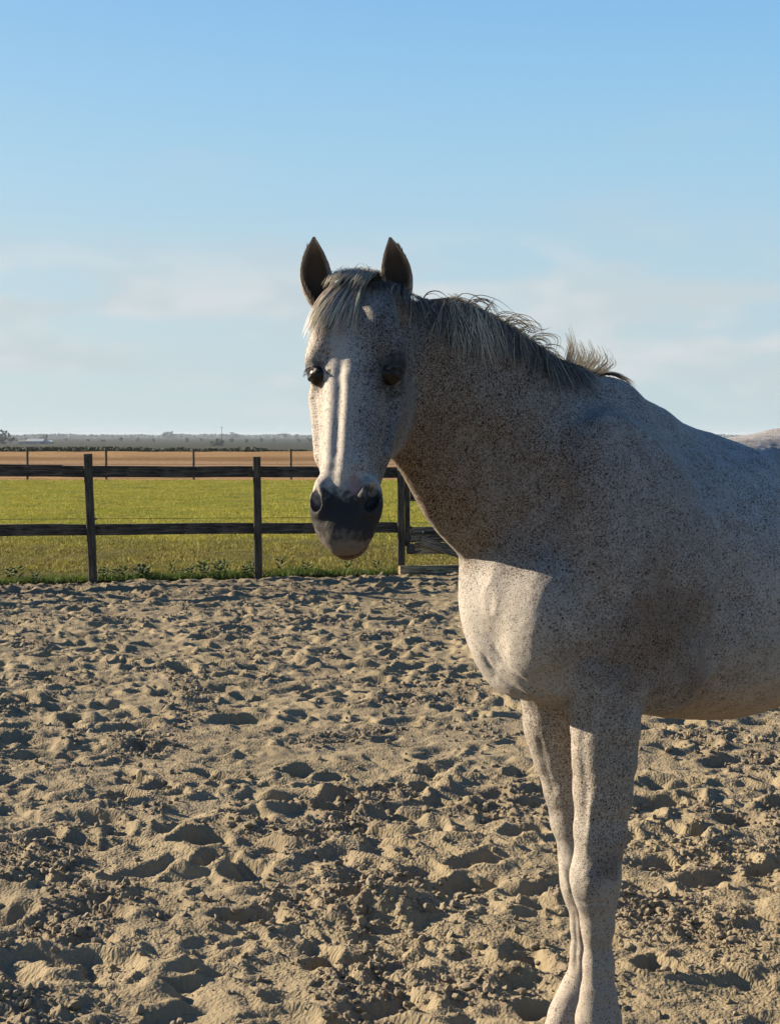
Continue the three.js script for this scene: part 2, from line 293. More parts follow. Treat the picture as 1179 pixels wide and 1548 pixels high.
// a sawn board from A to B (centres of its ends), h high, t thick, slightly uneven, chamfered
function board(A, B, h, t, seed, ch = 0.006, along = 10) {
  const r = rng(seed), a = new THREE.Vector3(...A), b = new THREE.Vector3(...B), d = b.clone().sub(a), L = d.length(); d.normalize();
  const up0 = Math.abs(d.y) > 0.8 ? new THREE.Vector3(0, 0, 1) : new THREE.Vector3(0, 1, 0), side = new THREE.Vector3().crossVectors(d, up0).normalize(), up = new THREE.Vector3().crossVectors(side, d).normalize();
  const prof = [[-1, -1], [-1, 1], [1, 1], [1, -1]].flatMap(([s, u]) => { const S = s * t / 2, U = u * h / 2; return (s * u > 0) ? [[S - s * ch, U], [S, U - u * ch]] : [[S, U - u * ch], [S - s * ch, U]]; });
  // order around
  const ring = prof.map((p) => p).sort((p, q) => Math.atan2(p[1], p[0]) - Math.atan2(q[1], q[0]));
  const pos = [], uv = [], idx = [], n = ring.length, off = r() * 5;
  for (let k = 0; k <= along; k++) {
    const f = k / along, w = 0.0045 * n2(f * 2.5 + off, off) , w2 = 0.003 * n2(f * 3 + off, off + 9), c = a.clone().addScaledVector(d, L * f).addScaledVector(up, w).addScaledVector(side, w2);
    for (let q = 0; q <= n; q++) { const [S, U] = ring[q % n], wob = 1 + 0.02 * n2(f * 6 + q, off); pos.push(c.x + side.x * S * wob + up.x * U * wob, c.y + side.y * S * wob + up.y * U * wob, c.z + side.z * S * wob + up.z * U * wob); uv.push(L * f * 0.8 + off, q / n * 2 * (h + t) * 2); }
  }
  for (let k = 0; k < along; k++) for (let q = 0; q < n; q++) { const o = k * (n + 1) + q, p = o + n + 1; idx.push(o, o + 1, p, p, o + 1, p + 1); }
  for (const k of [0, along]) { const o = k * (n + 1), c = pos.length / 3; let x = 0, y = 0, z = 0; for (let q = 0; q < n; q++) { x += pos[(o + q) * 3] / n; y += pos[(o + q) * 3 + 1] / n; z += pos[(o + q) * 3 + 2] / n; } pos.push(x, y, z); uv.push(off, off); for (let q = 0; q < n; q++) k ? idx.push(o + q, o + q + 1, c) : idx.push(o + q + 1, o + q, c); }
  const g = geo(pos, idx, null, uv).toNonIndexed(); g.computeVertexNormals(); return g;
}
function cyl(A, B, r, seg = 8, r2 = r) { const a = new THREE.Vector3(...A), b = new THREE.Vector3(...B), g = new THREE.CylinderGeometry(r2, r, a.distanceTo(b), seg); g.translate(0, a.distanceTo(b) / 2, 0); g.applyQuaternion(new THREE.Quaternion().setFromUnitVectors(new THREE.Vector3(0, 1, 0), b.clone().sub(a).normalize())); g.translate(a.x, a.y, a.z); return g; }

{ // the arena fence
  const root = base('wooden_fence', [-1.385, 0, fenceZ(-1.385)]);
  tag(root, 'dark brown two rail wooden fence along the back of the arena', 'fence');
  const rel = (p) => V3.sub(p, [root.position.x, 0, root.position.z]);
  const X = [-7.95, -6.31, -4.67, -3.03, -1.385, 0.125];
  const top = [1.33, 1.34, 1.32, 1.31, 1.272, 1.24], lean = [0.01, -0.02, 0.03, -0.045, -0.012, -0.01];
  const railY = (x) => 1.142 - 0.036 * ((x + 4.2) / 3.3), lowY = (x) => 0.543 - 0.034 * ((x + 4.2) / 3.3);
  X.forEach((x, i) => { const z = fenceZ(x); const o = mesh('post', board(rel([x, -0.3, z]), rel([x + lean[i], top[i], z]), 0.078, 0.078, 40 + i, 0.008, 8), woodPost, root); });
  const off = 0.064, joints = [-7.98, -3.33, 0.09];
  // upper rails (two boards that meet near the second post), lower rails likewise
  const rail = (x0, x1, f, h, s, jog) => mesh('rail', board(rel([x0, f(x0) + jog, fenceZ(x0) - off]), rel([x1, f(x1) + jog, fenceZ(x1) - off]), h, 0.042, s, 0.005, 16), woodDark[s % 3], root);
  rail(-11.9, -7.98, railY, 0.118, 61, 0.006); rail(-7.979, -3.3310, railY, 0.120, 62, 0.004); rail(-3.3295, 0.15, railY, 0.116, 63, 0);
  rail(-11.9, -7.98, lowY, 0.118, 64, 0.004); rail(-7.979, -3.3310, lowY, 0.118, 65, 0.003); rail(-3.3295, 0.15, lowY, 0.114, 66, 0);
  for (const x of [-9.6, -11.3]) mesh('post', board(rel([x, -0.3, fenceZ(x)]), rel([x, 1.32, fenceZ(x)]), 0.078, 0.078, 50 - Math.round(x), 0.008, 6), woodPost, root);
  // electric wire a little above the lower rail
  const w = []; for (let i = 0; i < X.length - 1; i++) { const a = X[i], b = X[i + 1]; w.push(cyl(rel([a, lowY(a) + 0.112, fenceZ(a) - 0.05]), rel([b, lowY(b) + 0.112, fenceZ(b) - 0.05]), 0.0025, 5)); }
  mesh('wire', mergeGeometries(w), ironBlack, root);
  X.forEach((x) => mesh('insulator', cyl(rel([x + 0.02, lowY(x) + 0.112, fenceZ(x) - 0.03]), rel([x + 0.02, lowY(x) + 0.112, fenceZ(x) - 0.075]), 0.012, 8), ironBlack, root));
  // bays beyond the gate
  for (const x of [2.05, 3.65, 5.25, 6.85, 8.45]) mesh('post', board(rel([x, -0.3, fenceZ(x)]), rel([x, 1.24, fenceZ(x)]), 0.08, 0.08, 90 + Math.round(x), 0.008, 6), woodPost, root);
  rail(2.02, 5.25, () => 1.05, 0.116, 68, 0); rail(5.256, 8.5, () => 1.045, 0.116, 69, 0); rail(2.02, 5.25, () => 0.47, 0.114, 70, 0); rail(5.256, 8.5, () => 0.47, 0.114, 71, 0);
}
{ // gate beside the last post
  const z = (x) => fenceZ(x) + 0.01, root = base('wooden_gate', [1.0, 0, z(1.0)]);
  tag(root, 'low wooden gate with a black latch beside the fence, partly hidden by the chest', 'gate');
  const rel = (p) => V3.sub(p, [root.position.x, 0, root.position.z]);
  mesh('stile', board(rel([0.19, 0.30, z(0.19)]), rel([0.185, 1.02, z(0.19)]), 0.05, 0.055, 101, 0.006, 5), woodDark[1], root);
  mesh('stile', board(rel([1.92, 0.20, z(1.92)]), rel([1.92, 1.0, z(1.92)]), 0.06, 0.055, 102, 0.006, 5), woodDark[1], root);
  const bd = (y, h, m, s, x0 = 0.22, x1 = 1.885, dz = 0) => mesh('board', board(rel([x0, y, z(x0) + dz]), rel([x1, y - 0.02, z(x1) + dz]), h, 0.028, s, 0.005, 8), m, root);
  bd(0.855, 0.14, woodDark[0], 103); bd(0.425, 0.165, woodGrey, 104); bd(0.27, 0.125, woodPale, 105, 0.26);
  mesh('brace', board(rel([0.33, 0.36, z(0.33) + 0.034]), rel([1.0, 0.12, z(1.0) + 0.034]), 0.10, 0.03, 106, 0.005, 4), woodGrey, root);
  mesh('block', board(rel([0.185, 0.27, z(0.2) + 0.05]), rel([0.262, 0.27, z(0.26) + 0.05]), 0.11, 0.06, 107, 0.006, 2), woodDark[1], root);
  const lt = mesh('latch', cyl(rel([0.36, 0.448, z(0.36) + 0.03]), rel([0.56, 0.447, z(0.56) + 0.03]), 0.012, 8), ironBlack, root);
  mesh('latch_knob', new THREE.SphereGeometry(0.014, 10, 8).translate(...rel([0.355, 0.45, z(0.355) + 0.032])), steel, lt);
  mesh('hinge', board(rel([0.165, 0.50, z(0.17) + 0.04]), rel([0.235, 0.50, z(0.235) + 0.036]), 0.03, 0.008, 108, 0.002, 2), ironBlack, root);
}
{ // timber on the ground under the gate
  const o = mesh('timber_sill', board([0.10, 0.045, fenceZ(0.10) + 0.10], [2.0, 0.04, fenceZ(2.0) + 0.10], 0.09, 0.08, 120, 0.010, 8), woodPale);
  tag(o, 'pale squared timber lying on the ground under the wooden gate', 'timber');
}
{ // thin fence at the far side of the pasture
  const root = base('pasture_fence', [-8, 0, -45.5]); tag(root, 'distant thin wire fence on slim posts at the far side of the pasture', 'fence');
  const m = wood([0.19, 0.15, 0.10]), X = []; for (const px of [-330, -205, -82, 42, 161, 293, 440, 575, 712, 850, 985, 1120, 1260]) X.push((px - 589.5) / F * 45.5);
  const w = [];
  X.forEach((x, i) => { mesh('post', cyl([x + 8, -0.1, 0], [x + 8 + 0.02 * n2(i, 2), 1.05, 0], 0.04, 7), m, root); if (i) for (const y of [0.55, 0.98]) w.push(cyl([X[i - 1] + 8, y, 0.045], [x + 8, y, 0.045], 0.006, 5)); });
  mesh('wire', mergeGeometries(w), ironBlack, root);
}

// ------------------------------------------------------------------ far trees, hedge, farm
const leafMat = new THREE.MeshPhysicalMaterial({ name: 'far foliage', vertexColors: true, roughness: 0.95, transmission: 0.25, thickness: 0, side: THREE.DoubleSide });
const barkMat = new THREE.MeshStandardMaterial({ name: 'bark', color: new THREE.Color().setRGB(0.09, 0.07, 0.05), roughness: 1 });
function crownGeo(seed, w, h, n, low = 0.2) {
  const r = rng(seed), pos = [], idx = [], col = [];
  const lobes = []; for (let i = 0; i < 7; i++) lobes.push([(r() - 0.5) * w * 0.6, h * (low + (0.9 - low) * r() * 0.85), (r() - 0.5) * w * 0.6, w * (0.18 + 0.14 * r())]);
  for (let i = 0; i < n; i++) {
    const l = lobes[Math.floor(r() * lobes.length)], a = r() * 6.283, u = r() * 2 - 1, R = l[3] * Math.pow(r(), 0.4), s = Math.sqrt(1 - u * u), c = [l[0] + R * s * Math.cos(a), Math.max(0.02 * h, l[1] + R * u * 0.85), l[2] + R * s * Math.sin(a)], q = w * (0.05 + 0.05 * r()), o = pos.length / 3;
    const d1 = V3.norm([r() - 0.5, r() - 0.5, r() - 0.5]), d2 = V3.norm(V3.cross(d1, [r() - 0.5, r() - 0.5, r() - 0.5])), k = 0.7 + 0.6 * r();
    for (const [e, f] of [[-1, -0.4], [0.2, -0.8], [1, 0.2], [-0.1, 0.9]]) { pos.push(...V3.add(c, V3.add(V3.mul(d1, e * q), V3.mul(d2, f * q)))); col.push(0.050 * k, 0.068 * k, 0.026 * k); }
    idx.push(o, o + 1, o + 2, o, o + 2, o + 3);
  }
  return geo(pos, idx, col);
}
function farTree(px, base_, top, wpx, d, label, group, seed, name = 'tree') {
  const s = F / d, h = (base_ - top) / s, w = wpx / s, p = P(px, base_, d), root = base(name, p); tag(root, label, name.includes('bush') ? 'bush' : 'tree', group);
  mesh('trunk', mergeGeometries([cyl([0, -0.3, 0], [0.02 * w, h * 0.55, 0], w * 0.04, 6, w * 0.02), cyl([0, h * 0.3, 0], [w * 0.2, h * 0.62, w * 0.08], w * 0.02, 5, w * 0.008), cyl([0, h * 0.25, 0], [-w * 0.2, h * 0.6, -w * 0.05], w * 0.02, 5, w * 0.008)]), barkMat, root);
  mesh('crown', crownGeo(seed, w, h, 260, name.includes('bush') ? 0.05 : 0.22), leafMat, root); return root;
}
farTree(328, 674.5, 657.5, 20, 690, 'broad dark bush standing alone on the marsh, left of the second fence post', null, 501, 'bush');
farTree(3, 672, 652, 26, 800, 'tall dark tree beside the white roofed shed at the left edge', null, 502);
farTree(17, 671, 660, 12, 810, 'small dark tree close to the left of the white roofed shed', null, 503);
farTree(68, 668, 655.5, 13, 1250, 'pale hazy tree rising behind the white roofed shed', null, 504);
farTree(255, 662, 655.5, 24, 2300, 'wide low hazy tree crown on the skyline between the fence posts', null, 505);
farTree(356, 662, 656, 18, 2300, 'low rounded hazy tree on the skyline just right of the lone bush', null, 506);
farTree(431, 663, 654.5, 8, 2000, 'tall narrow hazy tree on the skyline close to the nose of the horse', null, 507);
farTree(448, 662, 656, 9, 2000, 'small round hazy tree on the skyline beside the head of the horse', null, 508);
{
  const where = ['beside the dark tree at the left edge', 'directly behind the small dark shed', 'straight above the first fence post', 'first to the right of the first fence post', 'second to the right of the first fence post', 'third to the right of the first fence post', 'fourth to the right of the first fence post', 'below the wide skyline crown', 'first to the right of the lone dark bush', 'second to the right of the lone dark bush', 'straight above the second fence post', 'first to the right of the second fence post', 'last but one before the horse', 'touching the cheek of the horse', 'between white roofed shed and fence post', 'just left of the lone bush'];
  let s = 600; for (const [px, b, t, w] of [[25, 668, 662, 5], [41, 667.5, 661.5, 6], [133, 668, 663, 6], [156, 668.5, 663, 7], [183, 667, 660.5, 8], [209, 668, 661, 7], [232, 668, 662, 6], [282, 669, 662, 7], [350, 669, 660.5, 8], [373, 669.5, 662, 7], [395, 669, 660, 6], [415, 668, 662, 5], [452, 669, 663, 7], [468, 668, 660, 9], [100, 667, 662, 5], [304, 667, 662, 6]])
    farTree(px, b, t, w, 5.4 * F / (b - 657) * 0.98, 'small hazy tree on the far marsh, ' + where[s - 600], 'small trees dotted over the far marsh', s++);
}
{ // hazy tree line on the horizon, and hedge on the bank: nobody could count these
  const r = rng(91), pos = [], idx = [], col = []; const leaf = (c, q, k, rgb) => { const o = pos.length / 3, d1 = V3.norm([r() - 0.5, r() - 0.5, r() - 0.5]), d2 = V3.norm(V3.cross(d1, [r() - 0.5, r() - 0.5, r() - 0.5])); for (const [e, f] of [[-1, -0.4], [0.2, -0.8], [1, 0.2], [-0.1, 0.9]]) { pos.push(...V3.add(c, V3.add(V3.mul(d1, e * q), V3.mul(d2, f * q)))); col.push(rgb[0] * k, rgb[1] * k, rgb[2] * k); } idx.push(o, o + 1, o + 2, o, o + 2, o + 3); };
  for (let i = 0; i < 14000; i++) { const x = (r() * 2 - 1) * 1500, hgt = 3 + 4 * Math.max(0, fbm2(x * 0.01, 4, 3) + 0.35), d = 2500 + 120 * r(); leaf([x, -4 + hgt * r(), -d], 2 + 1.5 * r(), 0.7 + 0.6 * r(), [0.05, 0.065, 0.03]); }
  const o1 = mesh('far_wood', geo(pos, idx, col), leafMat); tag(o1, 'hazy line of far woodland along the horizon', 'woodland', null, 'stuff');
  pos.length = idx.length = col.length = 0;
  for (let i = 0; i < 26000; i++) { const x = (r() * 2 - 1) * 75 - 8, n = clamp(0.55 + 1.2 * fbm2(x * 0.12, 2, 3) + 0.9 * sstep(-12, -30, x)) * sstep(-5, -9, x + 0) + 0.16, d = 124 + 3 * r(); const hgt = 0.42 * clamp(n, 0.05, 1.2); leaf([x, -0.12 + hgt * r(), -d], 0.09 + 0.06 * r(), 0.6 + 0.7 * r(), [0.026, 0.036, 0.012]); }
  const o2 = mesh('hedge', geo(pos, idx, col), leafMat); tag(o2, 'low dark green hedge along the bank behind the tan stubble field', 'hedge', null, 'stuff');
}
{ // farm sheds at the left
  const d = 835, s = F / d, white = new THREE.MeshStandardMaterial({ color: new THREE.Color().setRGB(0.30, 0.31, 0.31), roughness: 0.8 }), wallM = new THREE.MeshStandardMaterial({ color: new THREE.Color().setRGB(0.16, 0.14, 0.12), roughness: 0.9 });
  const shed = (px, w, wallH, roofH, dep, label, rm, name) => {
    const p = P(px, 671, d), root = base(name, [p[0], -4.03, p[2]]); tag(root, label, 'shed');
    const wl = new THREE.BoxGeometry(w, wallH, dep).translate(0, wallH / 2, 0); mesh('wall', wl, wallM, root);
    const sh = new THREE.Shape([[-dep / 2 - 0.4, 0], [dep / 2 + 0.4, 0], [0, roofH]].map((q) => new THREE.Vector2(...q))), rf = new THREE.ExtrudeGeometry(sh, { depth: w + 0.8, bevelEnabled: false }); rf.rotateY(Math.PI / 2); rf.translate(-w / 2 - 0.4, wallH, 0); mesh('roof', rf, rm, root);
    mesh('door', new THREE.BoxGeometry(2.2, wallH * 0.8, 0.12).translate(w * 0.2, wallH * 0.4, dep / 2 + 0.06), white, root); for (const k of [-0.35, -0.1]) mesh('window', new THREE.BoxGeometry(1, 0.7, 0.1).translate(w * k, wallH * 0.6, dep / 2 + 0.05), white, root);
  };
  shed(55, 9.5, 1.6, 1.5, 7, 'long farm shed with a white roof far off at the left', white, 'farm_shed');
  shed(37, 5, 1.5, 1.0, 5, 'small dark farm shed touching the left of the white roofed one', wallM, 'farm_shed');
  shed(75, 4, 1.3, 0.9, 4, 'small pale roofed shed to the right of the long white roofed one', white, 'farm_shed');
  const pp = P(335.5, 672, 700), pl = base('utility_pole', [pp[0], -4.05, pp[2]]); tag(pl, 'slim pole rising above the lone bush on the horizon', 'pole'); mesh('pole', cyl([0, 0, 0], [0, 9.6, 0], 0.16, 6, 0.10), barkMat, pl); mesh('crossarm', cyl([-0.7, 9.0, 0], [0.7, 9.0, 0], 0.06, 5), barkMat, pl);
}

// ================================================================== THE HORSE
// implicit body: lofted trunk, neck and head, tapered limbs and muscles, joined by a smooth minimum
const smin = (a, b, k) => { const h = Math.max(k - Math.abs(a - b), 0) / k; return Math.min(a, b) - h * h * k * 0.25; };
const smax = (a, b, k) => -smin(-a, -b, k);
const prims = [];
function add(f, k, sub = false, nostril = false) { prims.push({ f, k, sub, nostril }); }
function loft(O, S, U, Vv, st, p, egg) {          // st: [s, cu, cv, halfWidth, halfHeight]
  const N = 240, s0 = st[0][0], s1 = st[st.length - 1][0], T = [];
  const cr = (k, i, t) => { const g = (j) => st[clamp(j, 0, st.length - 1)], x0 = g(i)[0], x1 = g(i + 1)[0], y0 = g(i)[k], y1 = g(i + 1)[k], m = (j) => { const a = g(j - 1), b = g(j + 1); return (b[k] - a[k]) / ((b[0] - a[0]) || 1); }, h = x1 - x0, m0 = m(i) * h, m1 = m(i + 1) * h; const t2 = t * t, t3 = t2 * t; return y0 * (2 * t3 - 3 * t2 + 1) + m0 * (t3 - 2 * t2 + t) + y1 * (-2 * t3 + 3 * t2) + m1 * (t3 - t2); };
  for (let q = 0; q <= N; q++) { const s = lerp(s0, s1, q / N); let i = 0; while (i < st.length - 2 && st[i + 1][0] < s) i++; const t = (s - st[i][0]) / (st[i + 1][0] - st[i][0]); T.push([1, 2, 3, 4].map((k) => cr(k, i, t))); }
  return (x, y, z) => {
    const dx = x - O[0], dy = y - O[1], dz = z - O[2], s = dx * S[0] + dy * S[1] + dz * S[2], sc = clamp(s, s0, s1), e = Math.max(s0 - s, s - s1), q = (sc - s0) / (s1 - s0) * N, i = Math.min(N - 1, Math.floor(q)), t = q - i, A = T[i], B = T[i + 1];
    const u = dx * U[0] + dy * U[1] + dz * U[2] - lerp(A[0], B[0], t), v = dx * Vv[0] + dy * Vv[1] + dz * Vv[2] - lerp(A[1], B[1], t), hh = lerp(A[3], B[3], t), vn = v / hh, hw = lerp(A[2], B[2], t) * egg(clamp(vn, -1.3, 1.3), sc);
    const k = Math.pow(Math.pow(Math.abs(u / hw), p) + Math.pow(Math.abs(vn), p), 1 / p), l = Math.hypot(u, v);
    let d = k < 1e-3 ? -Math.min(hw, hh) : l * (1 - 1 / k); d = Math.max(d, -Math.min(hw, hh)) * 0.85;
    return d > 0 && e > 0 ? Math.hypot(d, e) : Math.max(d, e);
  };
}
function ell(c, r, ax) {                          // ax: three axes, else world
  const [X, Y, Z] = ax ?? [[1, 0, 0], [0, 1, 0], [0, 0, 1]];
  return (x, y, z) => { const a = x - c[0], b = y - c[1], d = z - c[2], u = (a * X[0] + b * X[1] + d * X[2]), v = (a * Y[0] + b * Y[1] + d * Y[2]), w = (a * Z[0] + b * Z[1] + d * Z[2]), k0 = Math.hypot(u / r[0], v / r[1], w / r[2]), k1 = Math.hypot(u / (r[0] * r[0]), v / (r[1] * r[1]), w / (r[2] * r[2])); return k1 < 1e-6 ? -Math.min(...r) : k0 * (k0 - 1) / k1; };
}
function cone(a, b, ra, rb) { const d = V3.sub(b, a), L2 = V3.dot(d, d); return (x, y, z) => { const px = x - a[0], py = y - a[1], pz = z - a[2], t = clamp((px * d[0] + py * d[1] + pz * d[2]) / L2); return Math.hypot(px - d[0] * t, py - d[1] * t, pz - d[2] * t) - lerp(ra, rb, t); }; }
function chain(pts, k) { const fs = []; for (let i = 0; i < pts.length - 1; i++) fs.push(cone(pts[i], pts[i + 1], pts[i][3], pts[i + 1][3])); return (x, y, z) => { let d = 1e9; for (const f of fs) d = smin(d, f(x, y, z), k); return d; }; }

// trunk frame: a forward, b to the horse's right (far side), y up
const TH = 38 * Math.PI / 180, fw = [-Math.cos(TH), 0, Math.sin(TH)], rt = [-Math.sin(TH), 0, -Math.cos(TH)];
const WP = P(915, 578, 3.37), O0 = [WP[0], 0, WP[2]];
const H = (a, y, b) => [O0[0] + fw[0] * a + rt[0] * b, y, O0[2] + fw[2] * a + rt[2] * b];
const trunk = [ // a, top, bottom, half width
  [-1.42, 1.32, 1.12, 0.06], [-1.34, 1.44, 1.02, 0.16], [-1.2, 1.50, 0.96, 0.235], [-1.0, 1.538, 0.90, 0.275], [-0.8, 1.53, 0.83, 0.285], [-0.6, 1.51, 0.785, 0.30], [-0.42, 1.49, 0.77, 0.30], [-0.28, 1.497, 0.785, 0.285], [-0.13, 1.553, 0.815, 0.262], [0.0, 1.605, 0.845, 0.24], [0.13, 1.56, 0.89, 0.208], [0.22, 1.45, 0.93, 0.18], [0.30, 1.31, 0.995, 0.125], [0.345, 1.22, 1.06, 0.08], [0.37, 1.17, 1.10, 0.02]];
add(loft(O0, fw, rt, [0, 1, 0], trunk.map(([a, t, b, w]) => [a, 0, (t + b) / 2, w, (t - b) / 2]), 2.2, (v, s) => { const ridge = sstep(-0.45, -0.05, s); return v > 0 ? 1 - (0.10 + 0.42 * ridge) * v * v : 1 - 0.10 * v * v; }), 0.01);
// neck
{
  const A0 = P(860, 790, 3.36), A1 = P(585, 560, 3.03), d = V3.sub(A1, A0), L = V3.len(d), S = V3.norm(d);
  let Vv = [0.64, 0.77, -0.05]; Vv = V3.norm(V3.sub(Vv, V3.mul(S, V3.dot(Vv, S)))); const U = V3.cross(S, Vv);
  add(loft(A0, S, U, Vv, [[0, 0, 0, 0.19, 0.285], [0.25 * L, 0, 0.037, 0.155, 0.268], [0.5 * L, 0, 0.031, 0.118, 0.233], [0.75 * L, 0, 0.046, 0.100, 0.194], [0.95 * L, 0, 0.034, 0.090, 0.172], [1.08 * L, 0, 0.012, 0.080, 0.135], [1.2 * L, 0, -0.01, 0.06, 0.08]], 2.1, (v) => v > 0 ? 1 - 0.42 * v * v : 1 - 0.22 * v * v), 0.10);
}
// muscles of shoulder and chest, both sides
for (const b of [-1, 1]) {
  add(ell(H(0.07, 1.24, b * 0.165), [0.17, 0.33, 0.075], [V3.norm([fw[0] * 0.9, -0.35, fw[2] * 0.9]), V3.norm([fw[0] * 0.35, 0.93, fw[2] * 0.35]), rt]), 0.09);
  add(ell(H(b > 0 ? 0.255 : 0.275, 1.10, b * (b > 0 ? 0.108 : 0.104)), [0.08, 0.115, 0.07], [fw, [0, 1, 0], rt]), 0.07);
  add(ell(H(b < 0 ? 0.055 : 0.10, 1.015, b * (b < 0 ? 0.165 : 0.175)), [0.15, 0.10, 0.072], [V3.norm([fw[0], 0.45, fw[2]]), V3.norm([-fw[0] * 0.45, 1, -fw[2] * 0.45]), rt]), 0.08);
  add(ell(H(0.272, 1.045, b * 0.055), [0.08, 0.11, 0.075], [fw, [0, 1, 0], rt]), 0.05);
}
add(ell(H(0.16, 0.945, 0), [0.15, 0.055, 0.12], [fw, [0, 1, 0], rt]), 0.08);
// fore limbs from the photo's outlines
const leg = (rows, d) => rows.map(([px, py, hw, dd = 0]) => [...P(px, py, d + dd), hw / (F / (d + dd))]);
const nearFore = leg([[914, 1040, 55], [914, 1100, 48.5], [913, 1150, 45], [911, 1200, 40.5], [907, 1260, 36], [903, 1305, 32.5], [902, 1335, 32.5], [902, 1366, 25.5], [903, 1400, 20.5], [904, 1460, 20], [904, 1500, 23.5], [904, 1540, 30.5], [905, 1575, 30], [902, 1612, 28, -0.02]], 3.17);
const farFore = leg([[832, 1040, 48], [837, 1095, 43], [848, 1140, 39], [861, 1190, 36], [868, 1240, 33], [876, 1290, 30], [881, 1328, 29], [882, 1360, 23], [883, 1400, 18], [883, 1440, 17.5], [880, 1475, 19], [872, 1503, 26], [858, 1530, 24, -0.03], [845, 1556, 24, -0.06]], 3.37);
add(chain(nearFore, 0.03), 0.05); add(chain(farFore, 0.03), 0.05);
for (const [L, d, k] of [[nearFore, 3.17, 1], [farFore, 3.37, 1]]) { // tendon behind the cannon bone, knee block, inner forearm
  const o = [-fw[0], 0, -fw[2]], q = (i, b, r) => [L[i][0] + o[0] * b, L[i][1], L[i][2] + o[2] * b, r];
  add(chain([q(6, 0.024, 0.028), q(8, 0.020, 0.015), q(10, 0.019, 0.016), q(11, 0.016, 0.028)], 0.02), 0.012);
  add(ell([L[6][0] - o[0] * 0.014, L[6][1] + 0.01, L[6][2] - o[2] * 0.014], [0.036, 0.052, 0.042], [fw, [0, 1, 0], rt]), 0.03);
}
add(ell(H(0.170, 0.955, -0.158), [0.055, 0.11, 0.055], [fw, [0, 1, 0], rt]), 0.035);
add(ell(H(-0.02, 0.965, -0.175), [0.095, 0.095, 0.055], [fw, [0, 1, 0], rt]), 0.06);
add(ell(H(-0.02, 0.96, 0.165), [0.10, 0.10, 0.06], [fw, [0, 1, 0], rt]), 0.06);
// hind limbs (out of the frame)
const hindL = (b, da) => [H(-1.12 + da, 1.18, b * 0.16), H(-0.98 + da, 0.92, b * 0.2), H(-1.2 + da, 0.68, b * 0.17), H(-1.33 + da, 0.52, b * 0.15), H(-1.30 + da, 0.40, b * 0.145), H(-1.27 + da, 0.20, b * 0.14), H(-1.22 + da, 0.10, b * 0.14)];
const hindR = [0.17, 0.125, 0.075, 0.055, 0.038, 0.042, 0.036];
for (const [b, da] of [[-1, 0.02], [1, -0.14]]) { add(chain(hindL(b, da).map((p, i) => [...p, hindR[i]]), 0.04), 0.09); add(ell(H(-1.15, 1.28, b * 0.16), [0.2, 0.22, 0.12], [fw, [0, 1, 0], rt]), 0.08); }
// back and croup lines
add(chain([[...H(0.12, 1.555, 0), 0.03], [...H(-0.02, 1.582, 0), 0.03], [...H(-0.16, 1.525, 0), 0.03], [...H(-0.34, 1.465, 0), 0.03]], 0.05), 0.09);
// soft grooves: in front of the shoulder blade, behind the elbow, between the breast muscles
for (const b of [-1, 1]) add(chain([[...H(-0.155, 1.30, b * 0.305), 0.02], [...H(-0.15, 1.12, b * 0.30), 0.028], [...H(-0.12, 0.97, b * 0.28), 0.026]], 0.03), 0.07, true);

// head frame: s down the face, n out of the face, l to the image's right (the horse's left)
const HP = P(543, 426, 2.95), HQ = P(511, 818, 2.63), D = V3.norm(V3.sub(HQ, HP)), PSI = 8 * Math.PI / 180;
let R = [Math.cos(PSI), 0, Math.sin(PSI)]; R = V3.norm(V3.sub(R, V3.mul(D, V3.dot(R, D))));
let N = V3.cross(R, D); if (N[2] < 0) N = V3.mul(N, -1);
const Hd = (s, l, n) => [HP[0] + D[0] * s + R[0] * l + N[0] * n, HP[1] + D[1] * s + R[1] * l + N[1] * n, HP[2] + D[2] * s + R[2] * l + N[2] * n];
const hc = (p) => { const d = V3.sub(p, HP); return [V3.dot(d, D), V3.dot(d, R), V3.dot(d, N)]; };
const AX = [D, R, N];
const headSt = [[-0.03, -0.03, -0.12, 0.05], [0, -0.008, -0.19, 0.068], [0.05, 0.006, -0.215, 0.083], [0.11, 0.013, -0.25, 0.093], [0.19, 0.012, -0.285, 0.098], [0.26, 0.006, -0.272, 0.089], [0.335, 0, -0.212, 0.075], [0.41, -0.005, -0.165, 0.063], [0.45, -0.008, -0.15, 0.057], [0.50, -0.016, -0.138, 0.054], [0.54, -0.032, -0.130, 0.049], [0.57, -0.05, -0.118, 0.038], [0.588, -0.07, -0.10, 0.02]];
const headLoft = loft(HP, D, R, N, headSt.map(([s, f, j, w]) => [s, 0, (f + j) / 2, w, (f - j) / 2]), 2.5, (v, s) => { const nose = sstep(0.17, 0.30, s) * sstep(0.56, 0.48, s); return v > 0 ? 1 - (0.16 + 0.24 * nose) * v * v : 1 - 0.34 * v * v; });
add(headLoft, 0.026);
for (const b of [-1, 1]) {
  add(ell(Hd(0.172, b * 0.079, -0.035), [0.050, 0.026, 0.036], AX), 0.03);                         // brow
  add(cone(Hd(0.235, b * 0.083, -0.082), Hd(0.375, b * 0.062, -0.075), 0.012, 0.008), 0.035);      // facial crest
  add(ell(Hd(0.205, b * 0.060, -0.165), [0.105, 0.042, 0.095], AX), 0.03);                         // cheek
  add(cone(Hd(0.12, b * 0.040, -0.020), Hd(0.43, b * 0.030, -0.024), 0.011, 0.010), 0.035);       // edges of the nose bone
  add(ell(Hd(0.50, b * 0.045, -0.048), [0.050, 0.026, 0.036], AX), 0.03);                          // nostril flare
  add(ell(Hd(0.105, b * 0.055, 0.0), [0.06, 0.03, 0.022], AX), 0.04);                              // temple
  add(ell(Hd(0.02, b * 0.058, -0.055), [0.045, 0.036, 0.04], AX), 0.04);                           // ear base
}
